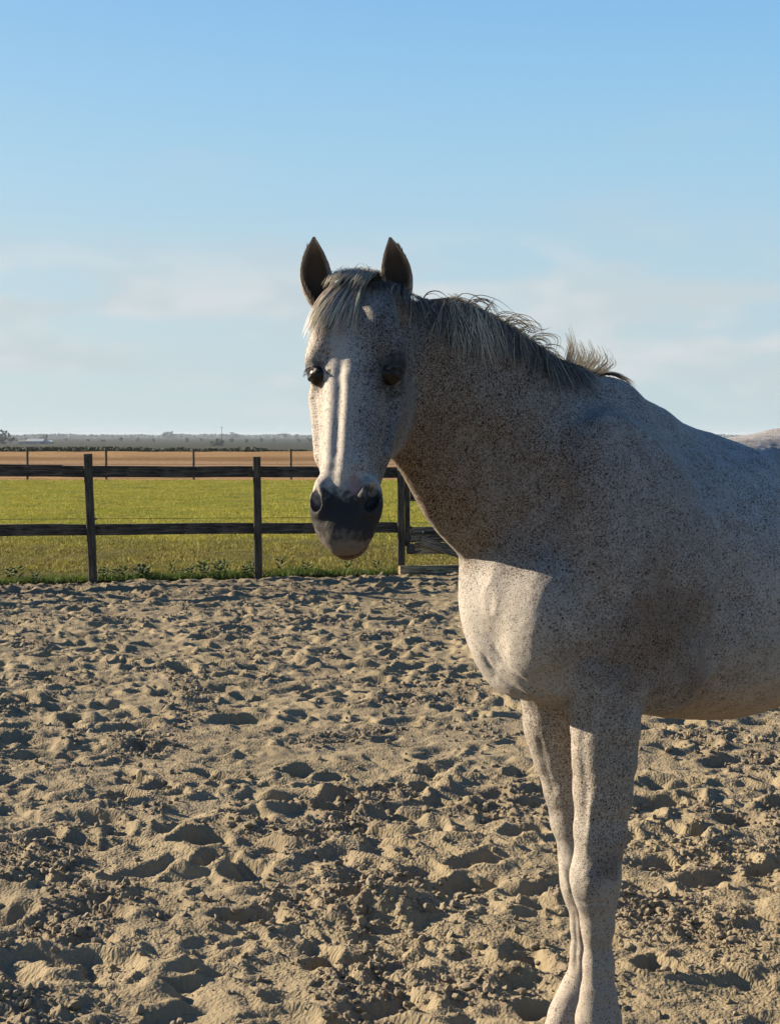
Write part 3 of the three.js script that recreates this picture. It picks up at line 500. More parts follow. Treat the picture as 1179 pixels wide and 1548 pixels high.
add(ell(Hd(0.552, 0, -0.062), [0.046, 0.050, 0.042], AX), 0.025);
add(ell(Hd(0.551, 0, -0.108), [0.040, 0.040, 0.030], AX), 0.015);
const nost = [];
for (const b of [-1, 1]) {
  const ax = [V3.norm(V3.add(D, V3.add(V3.mul(R, -b * 0.30), V3.mul(N, -0.25)))), null, null]; ax[2] = V3.norm(V3.cross(ax[0], R)); ax[1] = V3.norm(V3.cross(ax[2], ax[0]));
  add(chain([[...Hd(0.470, b * 0.054, -0.024), 0.006], [...Hd(0.482, b * 0.043, -0.016), 0.007], [...Hd(0.508, b * 0.036, -0.017), 0.008], [...Hd(0.532, b * 0.040, -0.026), 0.007]], 0.01), 0.014);  // inner wing
  add(ell(Hd(0.503, b * 0.055, -0.024), [0.031, 0.0125, 0.024], ax), 0.006, true, true);
}
add(chain([[...Hd(0.50, -0.056, -0.105), 0.004], [...Hd(0.56, -0.050, -0.100), 0.005], [...Hd(0.592, -0.028, -0.098), 0.0055], [...Hd(0.600, 0, -0.098), 0.006], [...Hd(0.592, 0.028, -0.098), 0.0055], [...Hd(0.56, 0.050, -0.100), 0.005], [...Hd(0.50, 0.056, -0.105), 0.004]], 0.006), 0.008, true);
add(chain([[...Hd(0.10, 0, -0.008), 0.010], [...Hd(0.24, 0, -0.002), 0.012], [...Hd(0.45, 0, -0.015), 0.010]], 0.02), 0.018);

// surface point seen at a photo pixel, used to lay skin folds and veins on the body
function hit(px, py) { const o = [0, EYE, 0], d = V3.norm(V3.sub(P(px, py, 3), o)); let t = 2.2; for (let i = 0; i < 160; i++) { const v = sdfWith(prims, ...V3.add(o, V3.mul(d, t))); t += v * 0.5; if (v < 0.0004) break; } return V3.add(o, V3.mul(d, t)); }
const eyes = [-1, 1].map((b) => {                                           // eyeballs set just proud of the skull, held by two lids
  const A = V3.norm(V3.add(V3.mul(R, b * 0.86), V3.add(V3.mul(N, 0.48), V3.mul(D, -0.06)))); let p = Hd(0.216, b * 0.046, -0.042); for (let i = 0; i < 400 && sdfWith(prims, ...p) < -0.0005; i++) p = V3.add(p, V3.mul(A, 0.0005));
  let T = V3.norm(V3.sub(N, V3.mul(A, V3.dot(N, A)))); const U = V3.norm(V3.cross(A, T)).map((v, i, a) => v * (V3.dot(a, D) < 0 ? 1 : -1));   // T towards the nose bone, U up the face
  const q = (t, u, o, r) => [...V3.add(p, V3.add(V3.mul(T, t), V3.add(V3.mul(U, u), V3.mul(A, o)))), r];
  add(chain([q(0.022, -0.004, -0.006, 0.0028), q(0.012, 0.0055, -0.001, 0.0038), q(0.0, 0.0088, 0.0006, 0.0042), q(-0.012, 0.0068, -0.0008, 0.004), q(-0.021, -0.001, -0.005, 0.0028)], 0.004), 0.006);
  add(chain([q(0.022, -0.005, -0.006, 0.0026), q(0.010, -0.0094, -0.0016, 0.0032), q(-0.006, -0.0096, -0.001, 0.0032), q(-0.019, -0.004, -0.0045, 0.0026)], 0.004), 0.006);
  return { p, A, T, U, c: V3.sub(p, V3.mul(A, 0.0208)) };
});
function sdfWith(list, x, y, z) { let d = 1e9; for (const p of list) { const v = p.f(x, y, z); d = p.sub ? smax(d, -v, p.k) : (d > 1e8 ? v : smin(d, v, p.k)); } return d; }
const grooves = [];                                                          // fine relief laid on the body: amp > 0 sinks, amp < 0 raises
function groovePts(P3, amp, w) { const lo = [0, 1, 2].map((e) => Math.min(...P3.map((p) => p[e])) - w * 2.6), hi = [0, 1, 2].map((e) => Math.max(...P3.map((p) => p[e])) + w * 2.6); grooves.push({ P3, amp, w, lo, hi }); }
function groove(pts, amp, w) { groovePts(new THREE.CatmullRomCurve3(pts.map(([x, y]) => new THREE.Vector3(...hit(x, y)))).getPoints(14).map((q) => q.toArray()), amp, w); }
function relief(x, y, z) {
  let s = 0;
  for (const g of grooves) {
    if (x < g.lo[0] || y < g.lo[1] || z < g.lo[2] || x > g.hi[0] || y > g.hi[1] || z > g.hi[2]) continue;
    let d2 = 1e9, at = 0; const n = g.P3.length - 1;
    for (let i = 0; i < n; i++) { const a = g.P3[i], b = g.P3[i + 1], dx = b[0] - a[0], dy = b[1] - a[1], dz = b[2] - a[2], t = clamp(((x - a[0]) * dx + (y - a[1]) * dy + (z - a[2]) * dz) / (dx * dx + dy * dy + dz * dz)), q = (x - a[0] - dx * t) ** 2 + (y - a[1] - dy * t) ** 2 + (z - a[2] - dz * t) ** 2; if (q < d2) { d2 = q; at = (i + t) / n; } }
    s += g.amp * Math.exp(-d2 / (g.w * g.w)) * Math.min(1, Math.min(at, 1 - at) * 5 + 0.15);
  }
  return s;
}
{
  // breast: skin folds towards the foreleg, soft furrow between the two breast muscles, shoulder muscles
  groove([[728, 985], [745, 1012], [772, 1037], [805, 1056], [845, 1070]], 0.005, 0.007); groove([[742, 972], [760, 1000], [786, 1026], [815, 1047], [850, 1066]], 0.0045, 0.007);
  groove([[728, 880], [744, 930], [757, 985]], 0.004, 0.035);
  groove([[828, 1005], [836, 1030], [842, 1050]], 0.006, 0.022);
  groove([[900, 640], [868, 720], [838, 800], [818, 860]], 0.006, 0.030); groove([[1010, 860], [992, 950], [978, 1040]], 0.008, 0.028); groove([[880, 985], [915, 1003], [950, 1010]], 0.005, 0.024); groove([[930, 690], [925, 790], [905, 890]], -0.005, 0.035);
  groove([[735, 640], [760, 730], [775, 810]], 0.004, 0.040); groove([[640, 700], [672, 765], [700, 820]], 0.005, 0.022);
  for (const k of [0, 1, 2, 3, 4]) groove([[1060 + k * 34, 800], [1052 + k * 34, 900], [1040 + k * 34, 1000]], k % 2 ? 0.0022 : 0.0015, 0.020);
  // forelegs: forearm muscles, knee bones, tendons
  groove([[855, 1072], [862, 1056], [868, 1044]], 0.006, 0.010); groove([[885, 1060], [880, 1120], [884, 1190], [882, 1250]], 0.004, 0.012); groove([[925, 1090], [930, 1170], [922, 1250]], 0.004, 0.014); groove([[893, 1200], [889, 1260], [884, 1300]], -0.003, 0.008);
  groove([[880, 1318], [892, 1330], [884, 1350]], -0.004, 0.012); groove([[912, 1318], [918, 1340], [910, 1356]], 0.004, 0.010); groove([[870, 1358], [895, 1366], [922, 1360]], 0.003, 0.008); groove([[914, 1385], [915, 1440], [914, 1500]], 0.0045, 0.007); groove([[901, 1390], [902, 1440], [901, 1495]], 0.0028, 0.006); groove([[925, 1300], [930, 1325], [924, 1350]], -0.005, 0.011);
  groove([[812, 1105], [822, 1150], [838, 1210]], 0.003, 0.010); groove([[849, 1300], [856, 1330], [862, 1350]], -0.004, 0.010); groove([[868, 1380], [871, 1420], [869, 1470]], 0.0035, 0.006);
  // head: wrinkles over the eyes, tear furrows, cheek edge, veins of the face, creases round nostrils and lips
  for (const b of [-1, 1]) {
    const L = (pts, amp, w) => groovePts(pts.map(([s, l, n]) => Hd(s, b * l, n)), amp, w);
    L([[0.166, 0.074, 0.000], [0.158, 0.088, -0.018], [0.160, 0.098, -0.040]], 0.0022, 0.0045); L([[0.152, 0.070, 0.006], [0.144, 0.086, -0.014], [0.146, 0.097, -0.038]], 0.0016, 0.0045);
    L([[0.218, 0.074, -0.004], [0.245, 0.070, -0.010], [0.275, 0.068, -0.020]], 0.003, 0.007); L([[0.30, 0.066, -0.05], [0.36, 0.055, -0.045], [0.42, 0.050, -0.05], [0.45, 0.05, -0.06]], -0.003, 0.006); L([[0.36, 0.055, -0.045], [0.33, 0.056, -0.02], [0.28, 0.056, -0.005]], -0.0018, 0.004);
    L([[0.24, 0.088, -0.06], [0.32, 0.075, -0.058], [0.38, 0.064, -0.055]], 0.004, 0.010); L([[0.462, 0.048, -0.012], [0.470, 0.062, -0.030], [0.480, 0.070, -0.055]], 0.003, 0.006); L([[0.455, 0.028, -0.008], [0.50, 0.026, -0.014], [0.54, 0.030, -0.026]], 0.003, 0.012);
    L([[0.19, 0.020, 0.002], [0.27, 0.0200, 0.001], [0.36, 0.0185, -0.004], [0.46, 0.016, -0.012]], 0.0036, 0.0120);
    L([[0.535, 0.060, -0.045], [0.552, 0.046, -0.030], [0.560, 0.030, -0.022]], 0.002, 0.006); L([[0.45, 0.056, -0.10], [0.50, 0.058, -0.098], [0.54, 0.058, -0.10]], 0.003, 0.006);
  }
}
const skin = (x, y, z) => { const k = sstep(1.25, 1.1, y) + sstep(0.0, 0.15, x); return Math.min(1, k) * 0.0022 * n3(x * 9, y * 9, z * 9) + (0.3 + 0.5 * Math.min(1, k)) * 0.0008 * n3(x * 31, y * 31, z * 31) + relief(x, y, z); };
const bodyPos = [], bodyNor = [], bodyTri = [];
let cullCache = new Map();
function localPrims(x, y, z) {                     // primitives that matter within 10 cm of a point (for hair)
  const k = Math.round(x * 8) + ',' + Math.round(y * 8) + ',' + Math.round(z * 8); if (cullCache.has(k)) return cullCache.get(k);
  const c = [Math.round(x * 8) / 8, Math.round(y * 8) / 8, Math.round(z * 8) / 8]; const l = cull(c, 0.12); cullCache.set(k, l); return l;
}
function cull(c, rad) { const vs = prims.map((p) => p.f(c[0], c[1], c[2])); let mn = 1e9; prims.forEach((p, i) => { if (!p.sub) mn = Math.min(mn, vs[i]); }); return prims.filter((p, i) => p.sub ? vs[i] < rad * 2 + p.k : vs[i] < Math.max(mn, -0.12) + rad * 4.5 + p.k * 2.5); }
const sdf = (x, y, z) => sdfWith(localPrims(x, y, z), x, y, z);
function grad(f, x, y, z, e = 0.002) { return V3.norm([f(x + e, y, z) - f(x - e, y, z), f(x, y + e, z) - f(x, y - e, z), f(x, y, z + e) - f(x, y, z - e)]); }
{ // surface nets on sparse blocks
  const B = 8, axis = (lo, hi, f0, f1, hf, hc) => { const a = [lo]; while (a[a.length - 1] < hi || (a.length - 1) % B) { const x = a[a.length - 1], t = Math.max(sstep(f0, f0 - 0.15, x), sstep(f1, f1 + 0.15, x)); a.push(x + lerp(hf, hc, t)); } return a; };
  const G = [axis(-0.30, 1.95, -0.19, 0.07, 0.0031, 0.0052), axis(0.02, 2.0, 1.22, 2.0, 0.0034, 0.0052), axis(-4.95, -2.45, -3.02, -2.62, 0.0034, 0.0056)], nb = G.map((a) => (a.length - 1) / B), h = 0.004, NY = nb[1] * B + 2, NZ = nb[2] * B + 2, key = (i, j, k) => (i * NY + j) * NZ + k, vid = new Map(), edges = [];
  const s = new Float32Array((B + 1) ** 3), at = (i, j, k) => s[(i * (B + 1) + j) * (B + 1) + k];
  for (let bi = 0; bi < nb[0]; bi++) for (let bj = 0; bj < nb[1]; bj++) for (let bk = 0; bk < nb[2]; bk++) {
    const q0 = [G[0][bi * B], G[1][bj * B], G[2][bk * B]], q1 = [G[0][bi * B + B], G[1][bj * B + B], G[2][bk * B + B]], c = V3.mul(V3.add(q0, q1), 0.5), rad = V3.len(V3.sub(q1, q0)) / 2;
    const d0 = sdfWith(prims, ...c); if (Math.abs(d0) > rad * 3.2 + 0.015) continue;
    const list = cull(c, rad), f = (x, y, z) => sdfWith(list, x, y, z) + skin(x, y, z);
    for (let i = 0; i <= B; i++) for (let j = 0; j <= B; j++) for (let k = 0; k <= B; k++) s[(i * (B + 1) + j) * (B + 1) + k] = f(G[0][bi * B + i], G[1][bj * B + j], G[2][bk * B + k]);
    for (let i = 0; i < B; i++) for (let j = 0; j < B; j++) for (let k = 0; k < B; k++) {
      let mask = 0, n = 0, x = 0, y = 0, z = 0; for (let q = 0; q < 8; q++) if (at(i + (q & 1), j + (q >> 1 & 1), k + (q >> 2)) < 0) mask |= 1 << q;
      if (mask === 0 || mask === 255) continue;
      for (let a = 0; a < 8; a++) for (const bit of [1, 2, 4]) { if (a & bit) continue; const b = a | bit; if ((mask >> a & 1) === (mask >> b & 1)) continue; const va = at(i + (a & 1), j + (a >> 1 & 1), k + (a >> 2)), vb = at(i + (b & 1), j + (b >> 1 & 1), k + (b >> 2)), t = va / (va - vb); x += (a & 1) + (bit === 1 ? t : 0); y += (a >> 1 & 1) + (bit === 2 ? t : 0); z += (a >> 2) + (bit === 4 ? t : 0); n++; }
      const I = bi * B + i, J = bj * B + j, K = bk * B + k; let p = [lerp(G[0][I], G[0][I + 1], x / n), lerp(G[1][J], G[1][J + 1], y / n), lerp(G[2][K], G[2][K + 1], z / n)];
      const g = grad(f, ...p, 0.003), d = clamp(f(...p), -h, h) * 0.8; p = V3.sub(p, V3.mul(g, d));
      vid.set(key(I, J, K), bodyPos.length / 3); bodyPos.push(...p); bodyNor.push(...g);
      const s0 = mask & 1; if (s0 !== (mask >> 1 & 1)) edges.push(I, J, K, 0, s0); if (s0 !== (mask >> 2 & 1)) edges.push(I, J, K, 1, s0); if (s0 !== (mask >> 4 & 1)) edges.push(I, J, K, 2, s0);
    }
  }
  for (let q = 0; q < edges.length; q += 5) {
    const [I, J, K, ax, s0] = edges.slice(q, q + 5), o = ax === 0 ? [[0, 0, 0], [0, -1, 0], [0, -1, -1], [0, 0, -1]] : ax === 1 ? [[0, 0, 0], [0, 0, -1], [-1, 0, -1], [-1, 0, 0]] : [[0, 0, 0], [-1, 0, 0], [-1, -1, 0], [0, -1, 0]];
    const v = o.map(([a, b, c]) => vid.get(key(I + a, J + b, K + c))); if (v.some((e) => e === undefined)) continue;
    if (s0) bodyTri.push(v[0], v[1], v[2], v[0], v[2], v[3]); else bodyTri.push(v[0], v[2], v[1], v[0], v[3], v[2]);
  }
}
const earFrom = bodyPos.length / 3, earIn = [], ears = [];
// ears: cupped leaves with thickness, open to the front
for (const [b0, t0, sgn] of [[P(492, 468, 2.985), P(474.5, 358, 2.955), -1], [P(597, 470, 2.995), P(589.5, 358.5, 2.97), 1]]) {
  const ax = V3.sub(t0, b0), L = V3.len(ax), A = V3.norm(ax); let front = [sgn * 0.10, 0, 1]; front = V3.norm(V3.sub(front, V3.mul(A, V3.dot(front, A)))); const side = V3.cross(A, front), NT = 30, NP = 26;
  const prof = [[0, 0.023], [0.12, 0.030], [0.28, 0.0345], [0.45, 0.0345], [0.62, 0.0305], [0.78, 0.0215], [0.9, 0.0115], [0.97, 0.005], [1, 0.0025]], rho = (t) => { let i = 0; while (i < prof.length - 2 && prof[i + 1][0] < t) i++; const q = (t - prof[i][0]) / (prof[i + 1][0] - prof[i][0]); return lerp(prof[i][1], prof[i + 1][1], q); };
  const o = bodyPos.length / 3, pt = (t, ph, th) => { const r = rho(t) - th, c = V3.add(b0, V3.add(V3.mul(A, L * t), V3.add(V3.mul(side, sgn * 0.007 * Math.sin(t * 3.1) * (t < 1 ? 1 : 0)), V3.mul(front, 0.014 * Math.sin(t * 2.6) - 0.008 * t)))); return V3.add(c, V3.add(V3.mul(side, Math.sin(ph) * r), V3.mul(front, -Math.cos(ph) * r * 0.95))); };
  const beta = (t) => lerp(2.55, 1.62, sstep(0.05, 0.75, t)); ears.push({ pt, be: beta, A, side, front });
  const ring = []; for (let i = 0; i <= NT; i++) { const t = i / NT, be = beta(t), th = Math.min(0.0045, rho(t) * 0.6); const row = []; for (let j = 0; j <= NP; j++) row.push([pt(t, lerp(-be, be, j / NP), 0), 0]); for (let j = NP; j >= 0; j--) row.push([pt(t, lerp(-be, be, j / NP), th), 1 + Math.max(sstep(0.20, 0.48, Math.abs(j / NP - 0.5)), sstep(0.7, 1, t) * 0.6)]); ring.push(row); }
  const n = ring[0].length; for (const row of ring) for (const [p, inn] of row) { bodyPos.push(...p); bodyNor.push(0, 0, 0); earIn.push(inn); }
  const tri = []; for (let i = 0; i < NT; i++) for (let j = 0; j < n; j++) { const a = o + i * n + j, b = o + i * n + (j + 1) % n, c = a + n, d = b + n; tri.push(a, b, c, b, d, c); }
  // normals
  for (let q = 0; q < tri.length; q += 3) { const [a, b, c] = tri.slice(q, q + 3).map((v) => [bodyPos[v * 3], bodyPos[v * 3 + 1], bodyPos[v * 3 + 2]]), nn = V3.cross(V3.sub(b, a), V3.sub(c, a)); for (const v of tri.slice(q, q + 3)) for (let e = 0; e < 3; e++) bodyNor[v * 3 + e] += nn[e]; }
  for (let v = o; v < bodyPos.length / 3; v++) { const nn = V3.norm([bodyNor[v * 3], bodyNor[v * 3 + 1], bodyNor[v * 3 + 2]]); for (let e = 0; e < 3; e++) bodyNor[v * 3 + e] = nn[e]; }
  for (const v of tri) bodyTri.push(v);
}
const mouthLine = new THREE.CatmullRomCurve3([[0.50, -0.056, -0.105], [0.56, -0.050, -0.100], [0.592, -0.028, -0.098], [0.600, 0, -0.098], [0.592, 0.028, -0.098], [0.56, 0.050, -0.100], [0.50, 0.056, -0.105]].map((q) => new THREE.Vector3(...Hd(...q)))).getPoints(60).map((q) => q.toArray());
// coat colour (low frequency) and fleck density
function coat(x, y, z, isEar, inn) {
  const [s, l, n] = hc([x, y, z]), a = (x - O0[0]) * fw[0] + (z - O0[2]) * fw[2], b = (x - O0[0]) * rt[0] + (z - O0[2]) * rt[2];
  const nz = fbm3(x * 5, y * 5, z * 5, 3), fine = n3(x * 60, y * 60, z * 60);
  let c = [0.44, 0.40, 0.36], fl = 1;                                       // 0 few flecks .. 2 many
  if (isEar) { c = inn ? mix3([0.075, 0.056, 0.045], [0.36, 0.29, 0.225], inn - 1) : mix3([0.34, 0.29, 0.24], [0.20, 0.17, 0.145], 0.3); return [c, inn ? -1 : 1]; }
  const inHead = s > -0.02 && s < 0.66 && n > -0.30 && n < 0.06 && Math.abs(l) < 0.135 && !(s < 0.1 && n < -0.16) && (n > -0.12 || s > 0.42 || headLoft(x, y, z) < 0.011 + 0.004 * nz + 0.004 * fine);
  if (inHead) {
    c = [0.47, 0.43, 0.385]; fl = Math.abs(l) + 0.02 * fine > 0.05 && s < 0.45 ? 1 : 0;
    
    const ey = Math.hypot((s - 0.198) / 0.027, (n + 0.022) / 0.040), side = 1, e3 = V3.len(V3.sub([x, y, z], eyes[l < 0 ? 0 : 1].p)) / (l > 0 ? 0.033 : 0.024); if (l > -0.01) { c = mix3(c, [0.26, 0.245, 0.235], 0.80 * sstep(-0.005, 0.065, l + 0.03 * nz) * sstep(0.46, 0.40, s)); fl = 0.25 + 1.6 * sstep(-0.005, 0.06, l + 0.03 * nz); if (s > 0.45) fl = 0; } const ck = sstep(-0.10, -0.15, n + 0.02 * nz); c = mix3(c, [0.36, 0.33, 0.30], 0.7 * ck); if (fl > 0) fl = lerp(fl, 0.9, ck);  // horse's left half of the face darker, more flecked: painted shade over greyer coat
    c = mix3(c, [0.030, 0.026, 0.027], 0.95 * sstep(2.0, 0.6, e3 + 0.5 * nz + 0.7 * fbm3(x * 40, y * 40, z * 40, 3))); if (e3 < 1.0) fl = -1;
    const br = Math.hypot((s - 0.15) / 0.06, (Math.abs(l) - 0.06) / 0.022, (n - 0.0) / 0.05); c = mix3(c, [0.20, 0.185, 0.18], 0.55 * sstep(1.2, 0.4, br));
    const mott = fbm3(x * 55, y * 55, z * 55, 3), mz = sstep(0.44, 0.505, s + 0.05 * nz + 0.035 * mott - 0.25 * Math.max(0, Math.abs(l) - 0.05)) ; c = mix3(c, [0.020, 0.018, 0.019], 0.96 * mz); if (mz > 0.3) fl = -1;
    const lip = sstep(0.545, 0.592, s + 0.02 * nz + 0.035 * mott - 0.35 * (n + 0.06)) * sstep(-0.105, -0.085, n + 0.01 * nz); c = mix3(c, [0.25, 0.215, 0.185], 0.75 * lip);
    const chin = sstep(-0.098, -0.106, n) * sstep(0.52, 0.55, s); c = mix3(c, [0.22, 0.12, 0.08], 0.75 * chin);
    if (s > 0.5) { const m = Math.min(...mouthLine.map((q) => V3.len(V3.sub(q, [x, y, z])))); c = mix3(c, [0.012, 0.009, 0.008], 0.95 * sstep(0.0105, 0.0055, m)); }
    const snip = Math.hypot((s - 0.478) / 0.020, (l - 0.022) / 0.012); c = mix3(c, [0.42, 0.24, 0.22], 0.8 * sstep(1.2, 0.5, snip + 0.5 * nz));
    const rimN = Math.hypot((s - 0.505) / 0.05, (Math.abs(l) - 0.06) / 0.02, (n + 0.036) / 0.03);
    if (sdfWith([nostPrim[l > 0 ? 1 : 0]], x, y, z) < 0.003) c = [0.008, 0.006, 0.006];
    if (Math.hypot(s - 0.224, l + 0.047) < 0.0055) c = [0.02, 0.018, 0.018];
    const gz = sstep(0.10, 0.02, s); c = mix3(c, [0.40, 0.35, 0.29], 0.5 * gz);
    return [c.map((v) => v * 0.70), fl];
  }
  const fore = sstep(0.16, 0.62, a + 0.35 * (y - 1.25) + 0.10 * nz);       // the neck is browner and more flecked
  if (y > 0.8) { c = mix3([0.43, 0.41, 0.39], [0.35, 0.28, 0.215], 0.85 * fore * clamp(0.75 + nz)); fl = 1.15 + 0.85 * fore + 0.5 * nz; }
  const hind = sstep(0.10, -0.40, a + 0.15 * nz); if (y > 0.8) { fl -= 0.45 * hind; c = mix3(c, [0.52, 0.51, 0.50], 0.65 * hind); fl += 0.9 * fbm3(x * 16, y * 16, z * 16, 2); }
  const breast = sstep(1.25, 1.10, y + 0.05 * nz) * sstep(0.16, 0.30, a + 0.06 * nz) * sstep(-0.20, -0.11, b + 0.03 * nz); fl = lerp(fl, 0.25, breast); c = mix3(c, [0.50, 0.46, 0.41], 0.8 * breast);
  const girth = Math.min(Math.hypot((a - 0.03) / 0.13, (y - 1.06) / 0.17), Math.hypot((a + 0.07) / 0.11, (y - 0.90) / 0.08)); c = mix3(c, [0.235, 0.145, 0.085], 0.55 * sstep(1.7, 0.0, girth + 0.9 * nz));
  const elb = Math.hypot((a - 0.1) / 0.18, (y - 1.06) / 0.13); c = mix3(c, [0.30, 0.21, 0.135], 0.5 * sstep(1.2, 0.3, elb + 0.8 * nz));
  const bel = sstep(0.94, 0.80, y) * sstep(-0.02, -0.12, a); c = mix3(c, [0.52, 0.38, 0.25], 0.7 * bel); fl -= 0.6 * bel;
  if (y < 0.92 && a > -0.16) {
    const lg = sstep(0.92, 0.82, y); fl = lerp(fl, 0.25 + 1.0 * sstep(0.40, 0.75, y) + 0.5 * nz, lg); c = mix3(c, [0.47, 0.43, 0.375], lg);
    c = mix3(c, [0.17, 0.15, 0.145], 0.75 * sstep(0.15, 0.04, Math.abs(y - 0.50 - 0.05 * nz)) * clamp(0.45 + 1.6 * nz)); c = mix3(c, [0.40, 0.34, 0.28], sstep(0.46, 0.34, y) * 0.6);
  }
  const k = (0.64 + 0.12 * nz + 0.05 * fbm3(x * 14, y * 14, z * 14, 2) + 0.03 * fine);
  return [c.map((v) => v * k), fl];
}
const nostPrim = prims.filter((p) => p.nostril);
// fleck textures
function fleckTex(seed, N, dark, sizeK) {
  const S = 1024, cv = document.createElement('canvas'); cv.width = cv.height = S; const g = cv.getContext('2d'), r = rng(seed); g.fillStyle = '#fff'; g.fillRect(0, 0, S, S);
  for (let i = 0; i < 16000; i++) { const v = 215 + 40 * r(); g.strokeStyle = `rgba(${v},${v - 4},${v - 10},0.5)`; g.lineWidth = 1 + r(); const x = r() * S, y = r() * S; g.beginPath(); g.moveTo(x, y); g.lineTo(x + (r() - 0.5) * 8, y + 6 + 8 * r()); g.stroke(); }
  for (let i = 0; i < N; i++) {
    const x = r() * S, y = r() * S, a = 1.57 + (r() - 0.5) * 1.6, rx = sizeK * (1.6 + 3.4 * r() * r()) * (r() < 0.02 ? 2.4 : 1), ry = rx * (0.45 + 0.4 * r()), t = r(); g.fillStyle = `rgba(${54 + 62 * t},${39 + 46 * t},${31 + 34 * t},${dark * (0.35 + 0.65 * r())})`;
    for (const ox of [-S, 0, S]) for (const oy of [-S, 0, S]) if (x + ox > -12 && x + ox < S + 12 && y + oy > -12 && y + oy < S + 12) { g.beginPath(); g.ellipse(x + ox, y + oy, rx, ry, a, 0, 6.3); g.fill(); }
  }
  const t = new THREE.CanvasTexture(cv); t.wrapS = t.wrapT = THREE.RepeatWrapping; t.colorSpace = THREE.SRGBColorSpace; t.repeat.set(1 / 0.55, 1 / 0.55); return t;
}
const hairBump = noiseTex(512, (u, v) => { const g = 128 + 130 * tfbm(u, v, 70, 2, 7); return [clamp(g, 0, 255), clamp(g, 0, 255), clamp(g, 0, 255)]; }); hairBump.repeat.set(1 / 0.25, 1 / 0.25);
const coatMat = [[31, 24000, 0.5, 0.62], [32, 88000, 0.82, 0.63], [33, 145000, 0.86, 0.66]].map(([s, n, d, k]) => new THREE.MeshPhysicalMaterial({ name: 'coat', vertexColors: true, map: fleckTex(s, n, d, k), roughness: 0.72, specularIntensity: 0.35, sheen: 0.25, sheenRoughness: 0.5, sheenColor: new THREE.Color(0.9, 0.85, 0.8), bumpMap: hairBump, bumpScale: 0.0012 }));
coatMat.push(new THREE.MeshPhysicalMaterial({ name: 'bare skin', vertexColors: true, roughness: 0.75, specularIntensity: 0.25, bumpMap: hairBump, bumpScale: 0.0018 }));

const horse = base('horse', [O0[0], 0, O0[2]]);
tag(horse, 'flea-bitten grey horse with pricked ears standing in the sand arena, head turned to the viewer', 'horse');
const rel = (p) => V3.sub(p, [O0[0], 0, O0[2]]);
{
  const nv = bodyPos.length / 3, C = new Float32Array(nv * 3), Fl = new Float32Array(nv), fr = rng(808);
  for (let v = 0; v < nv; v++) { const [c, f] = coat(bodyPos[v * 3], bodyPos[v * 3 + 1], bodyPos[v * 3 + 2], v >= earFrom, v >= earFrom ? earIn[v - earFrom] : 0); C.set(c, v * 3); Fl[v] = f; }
  const groups = [[], [], [], []], pos = [], nor = [], col = [], uv = [], map = new Map();
  const put = (v, ax) => { const k = v * 3 + ax; let i = map.get(k); if (i !== undefined) return i; i = pos.length / 3; map.set(k, i); const x = bodyPos[v * 3], y = bodyPos[v * 3 + 1], z = bodyPos[v * 3 + 2]; pos.push(x - O0[0], y, z - O0[2]); nor.push(bodyNor[v * 3], bodyNor[v * 3 + 1], bodyNor[v * 3 + 2]); col.push(C[v * 3], C[v * 3 + 1], C[v * 3 + 2]); uv.push(ax === 0 ? z : x, ax === 1 ? z : y); return i; };
  for (let q = 0; q < bodyTri.length; q += 3) {
    const t = [bodyTri[q], bodyTri[q + 1], bodyTri[q + 2]], n = [0, 1, 2].map((e) => Math.abs(bodyNor[t[0] * 3 + e] + bodyNor[t[1] * 3 + e] + bodyNor[t[2] * 3 + e])), ax = n[0] > n[1] && n[0] > n[2] ? 0 : n[1] > n[2] ? 1 : 2;
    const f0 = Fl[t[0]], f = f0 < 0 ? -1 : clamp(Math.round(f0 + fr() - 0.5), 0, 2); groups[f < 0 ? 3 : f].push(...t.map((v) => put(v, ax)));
  }
  const g = geo(pos, groups.flat(), col, uv, nor); let st = 0; groups.forEach((l, i) => { g.addGroup(st, l.length, i); st += l.length; });
  mesh('body', g, coatMat, horse);
  console.log('body', nv, bodyTri.length / 3);
}
{ // eyes
  const eyeM = new THREE.MeshPhysicalMaterial({ name: 'eye', color: new THREE.Color().setRGB(0.012, 0.007, 0.005), roughness: 0.3, specularIntensity: 0.4, clearcoat: 0.06, clearcoatRoughness: 0.05 });
  for (const b of [-1, 1]) { const g = new THREE.SphereGeometry(0.0230, 32, 24); g.translate(...rel(eyes[b < 0 ? 0 : 1].c)); mesh('eye', g, eyeM, horse); }
}
{ // hooves
  const hm = new THREE.MeshStandardMaterial({ color: new THREE.Color().setRGB(0.12, 0.10, 0.085), roughness: 0.6 });
  const ends = [nearFore[nearFore.length - 1], farFore[farFore.length - 1], [...hindL(-1, 0.02)[6]], [...hindL(1, -0.14)[6]]];
  for (const e of ends) { const g = new THREE.CylinderGeometry(0.048, 0.064, 0.085, 24, 3); const p = g.attributes.position; for (let i = 0; i < p.count; i++) { const t = 0.5 - p.getY(i) / 0.085; p.setX(i, p.getX(i) * 1.08 - t * 0.0); } g.applyMatrix4(new THREE.Matrix4().makeShear(0, 0, -0.35, 0, 0, 0)); g.rotateY(TH); g.computeVertexNormals(); const q = rel([e[0], 0.04, e[2]]); g.translate(q[0] + fw[0] * 0.025, 0.035, q[2] + fw[2] * 0.025); mesh('hoof', g, hm, horse); }
}
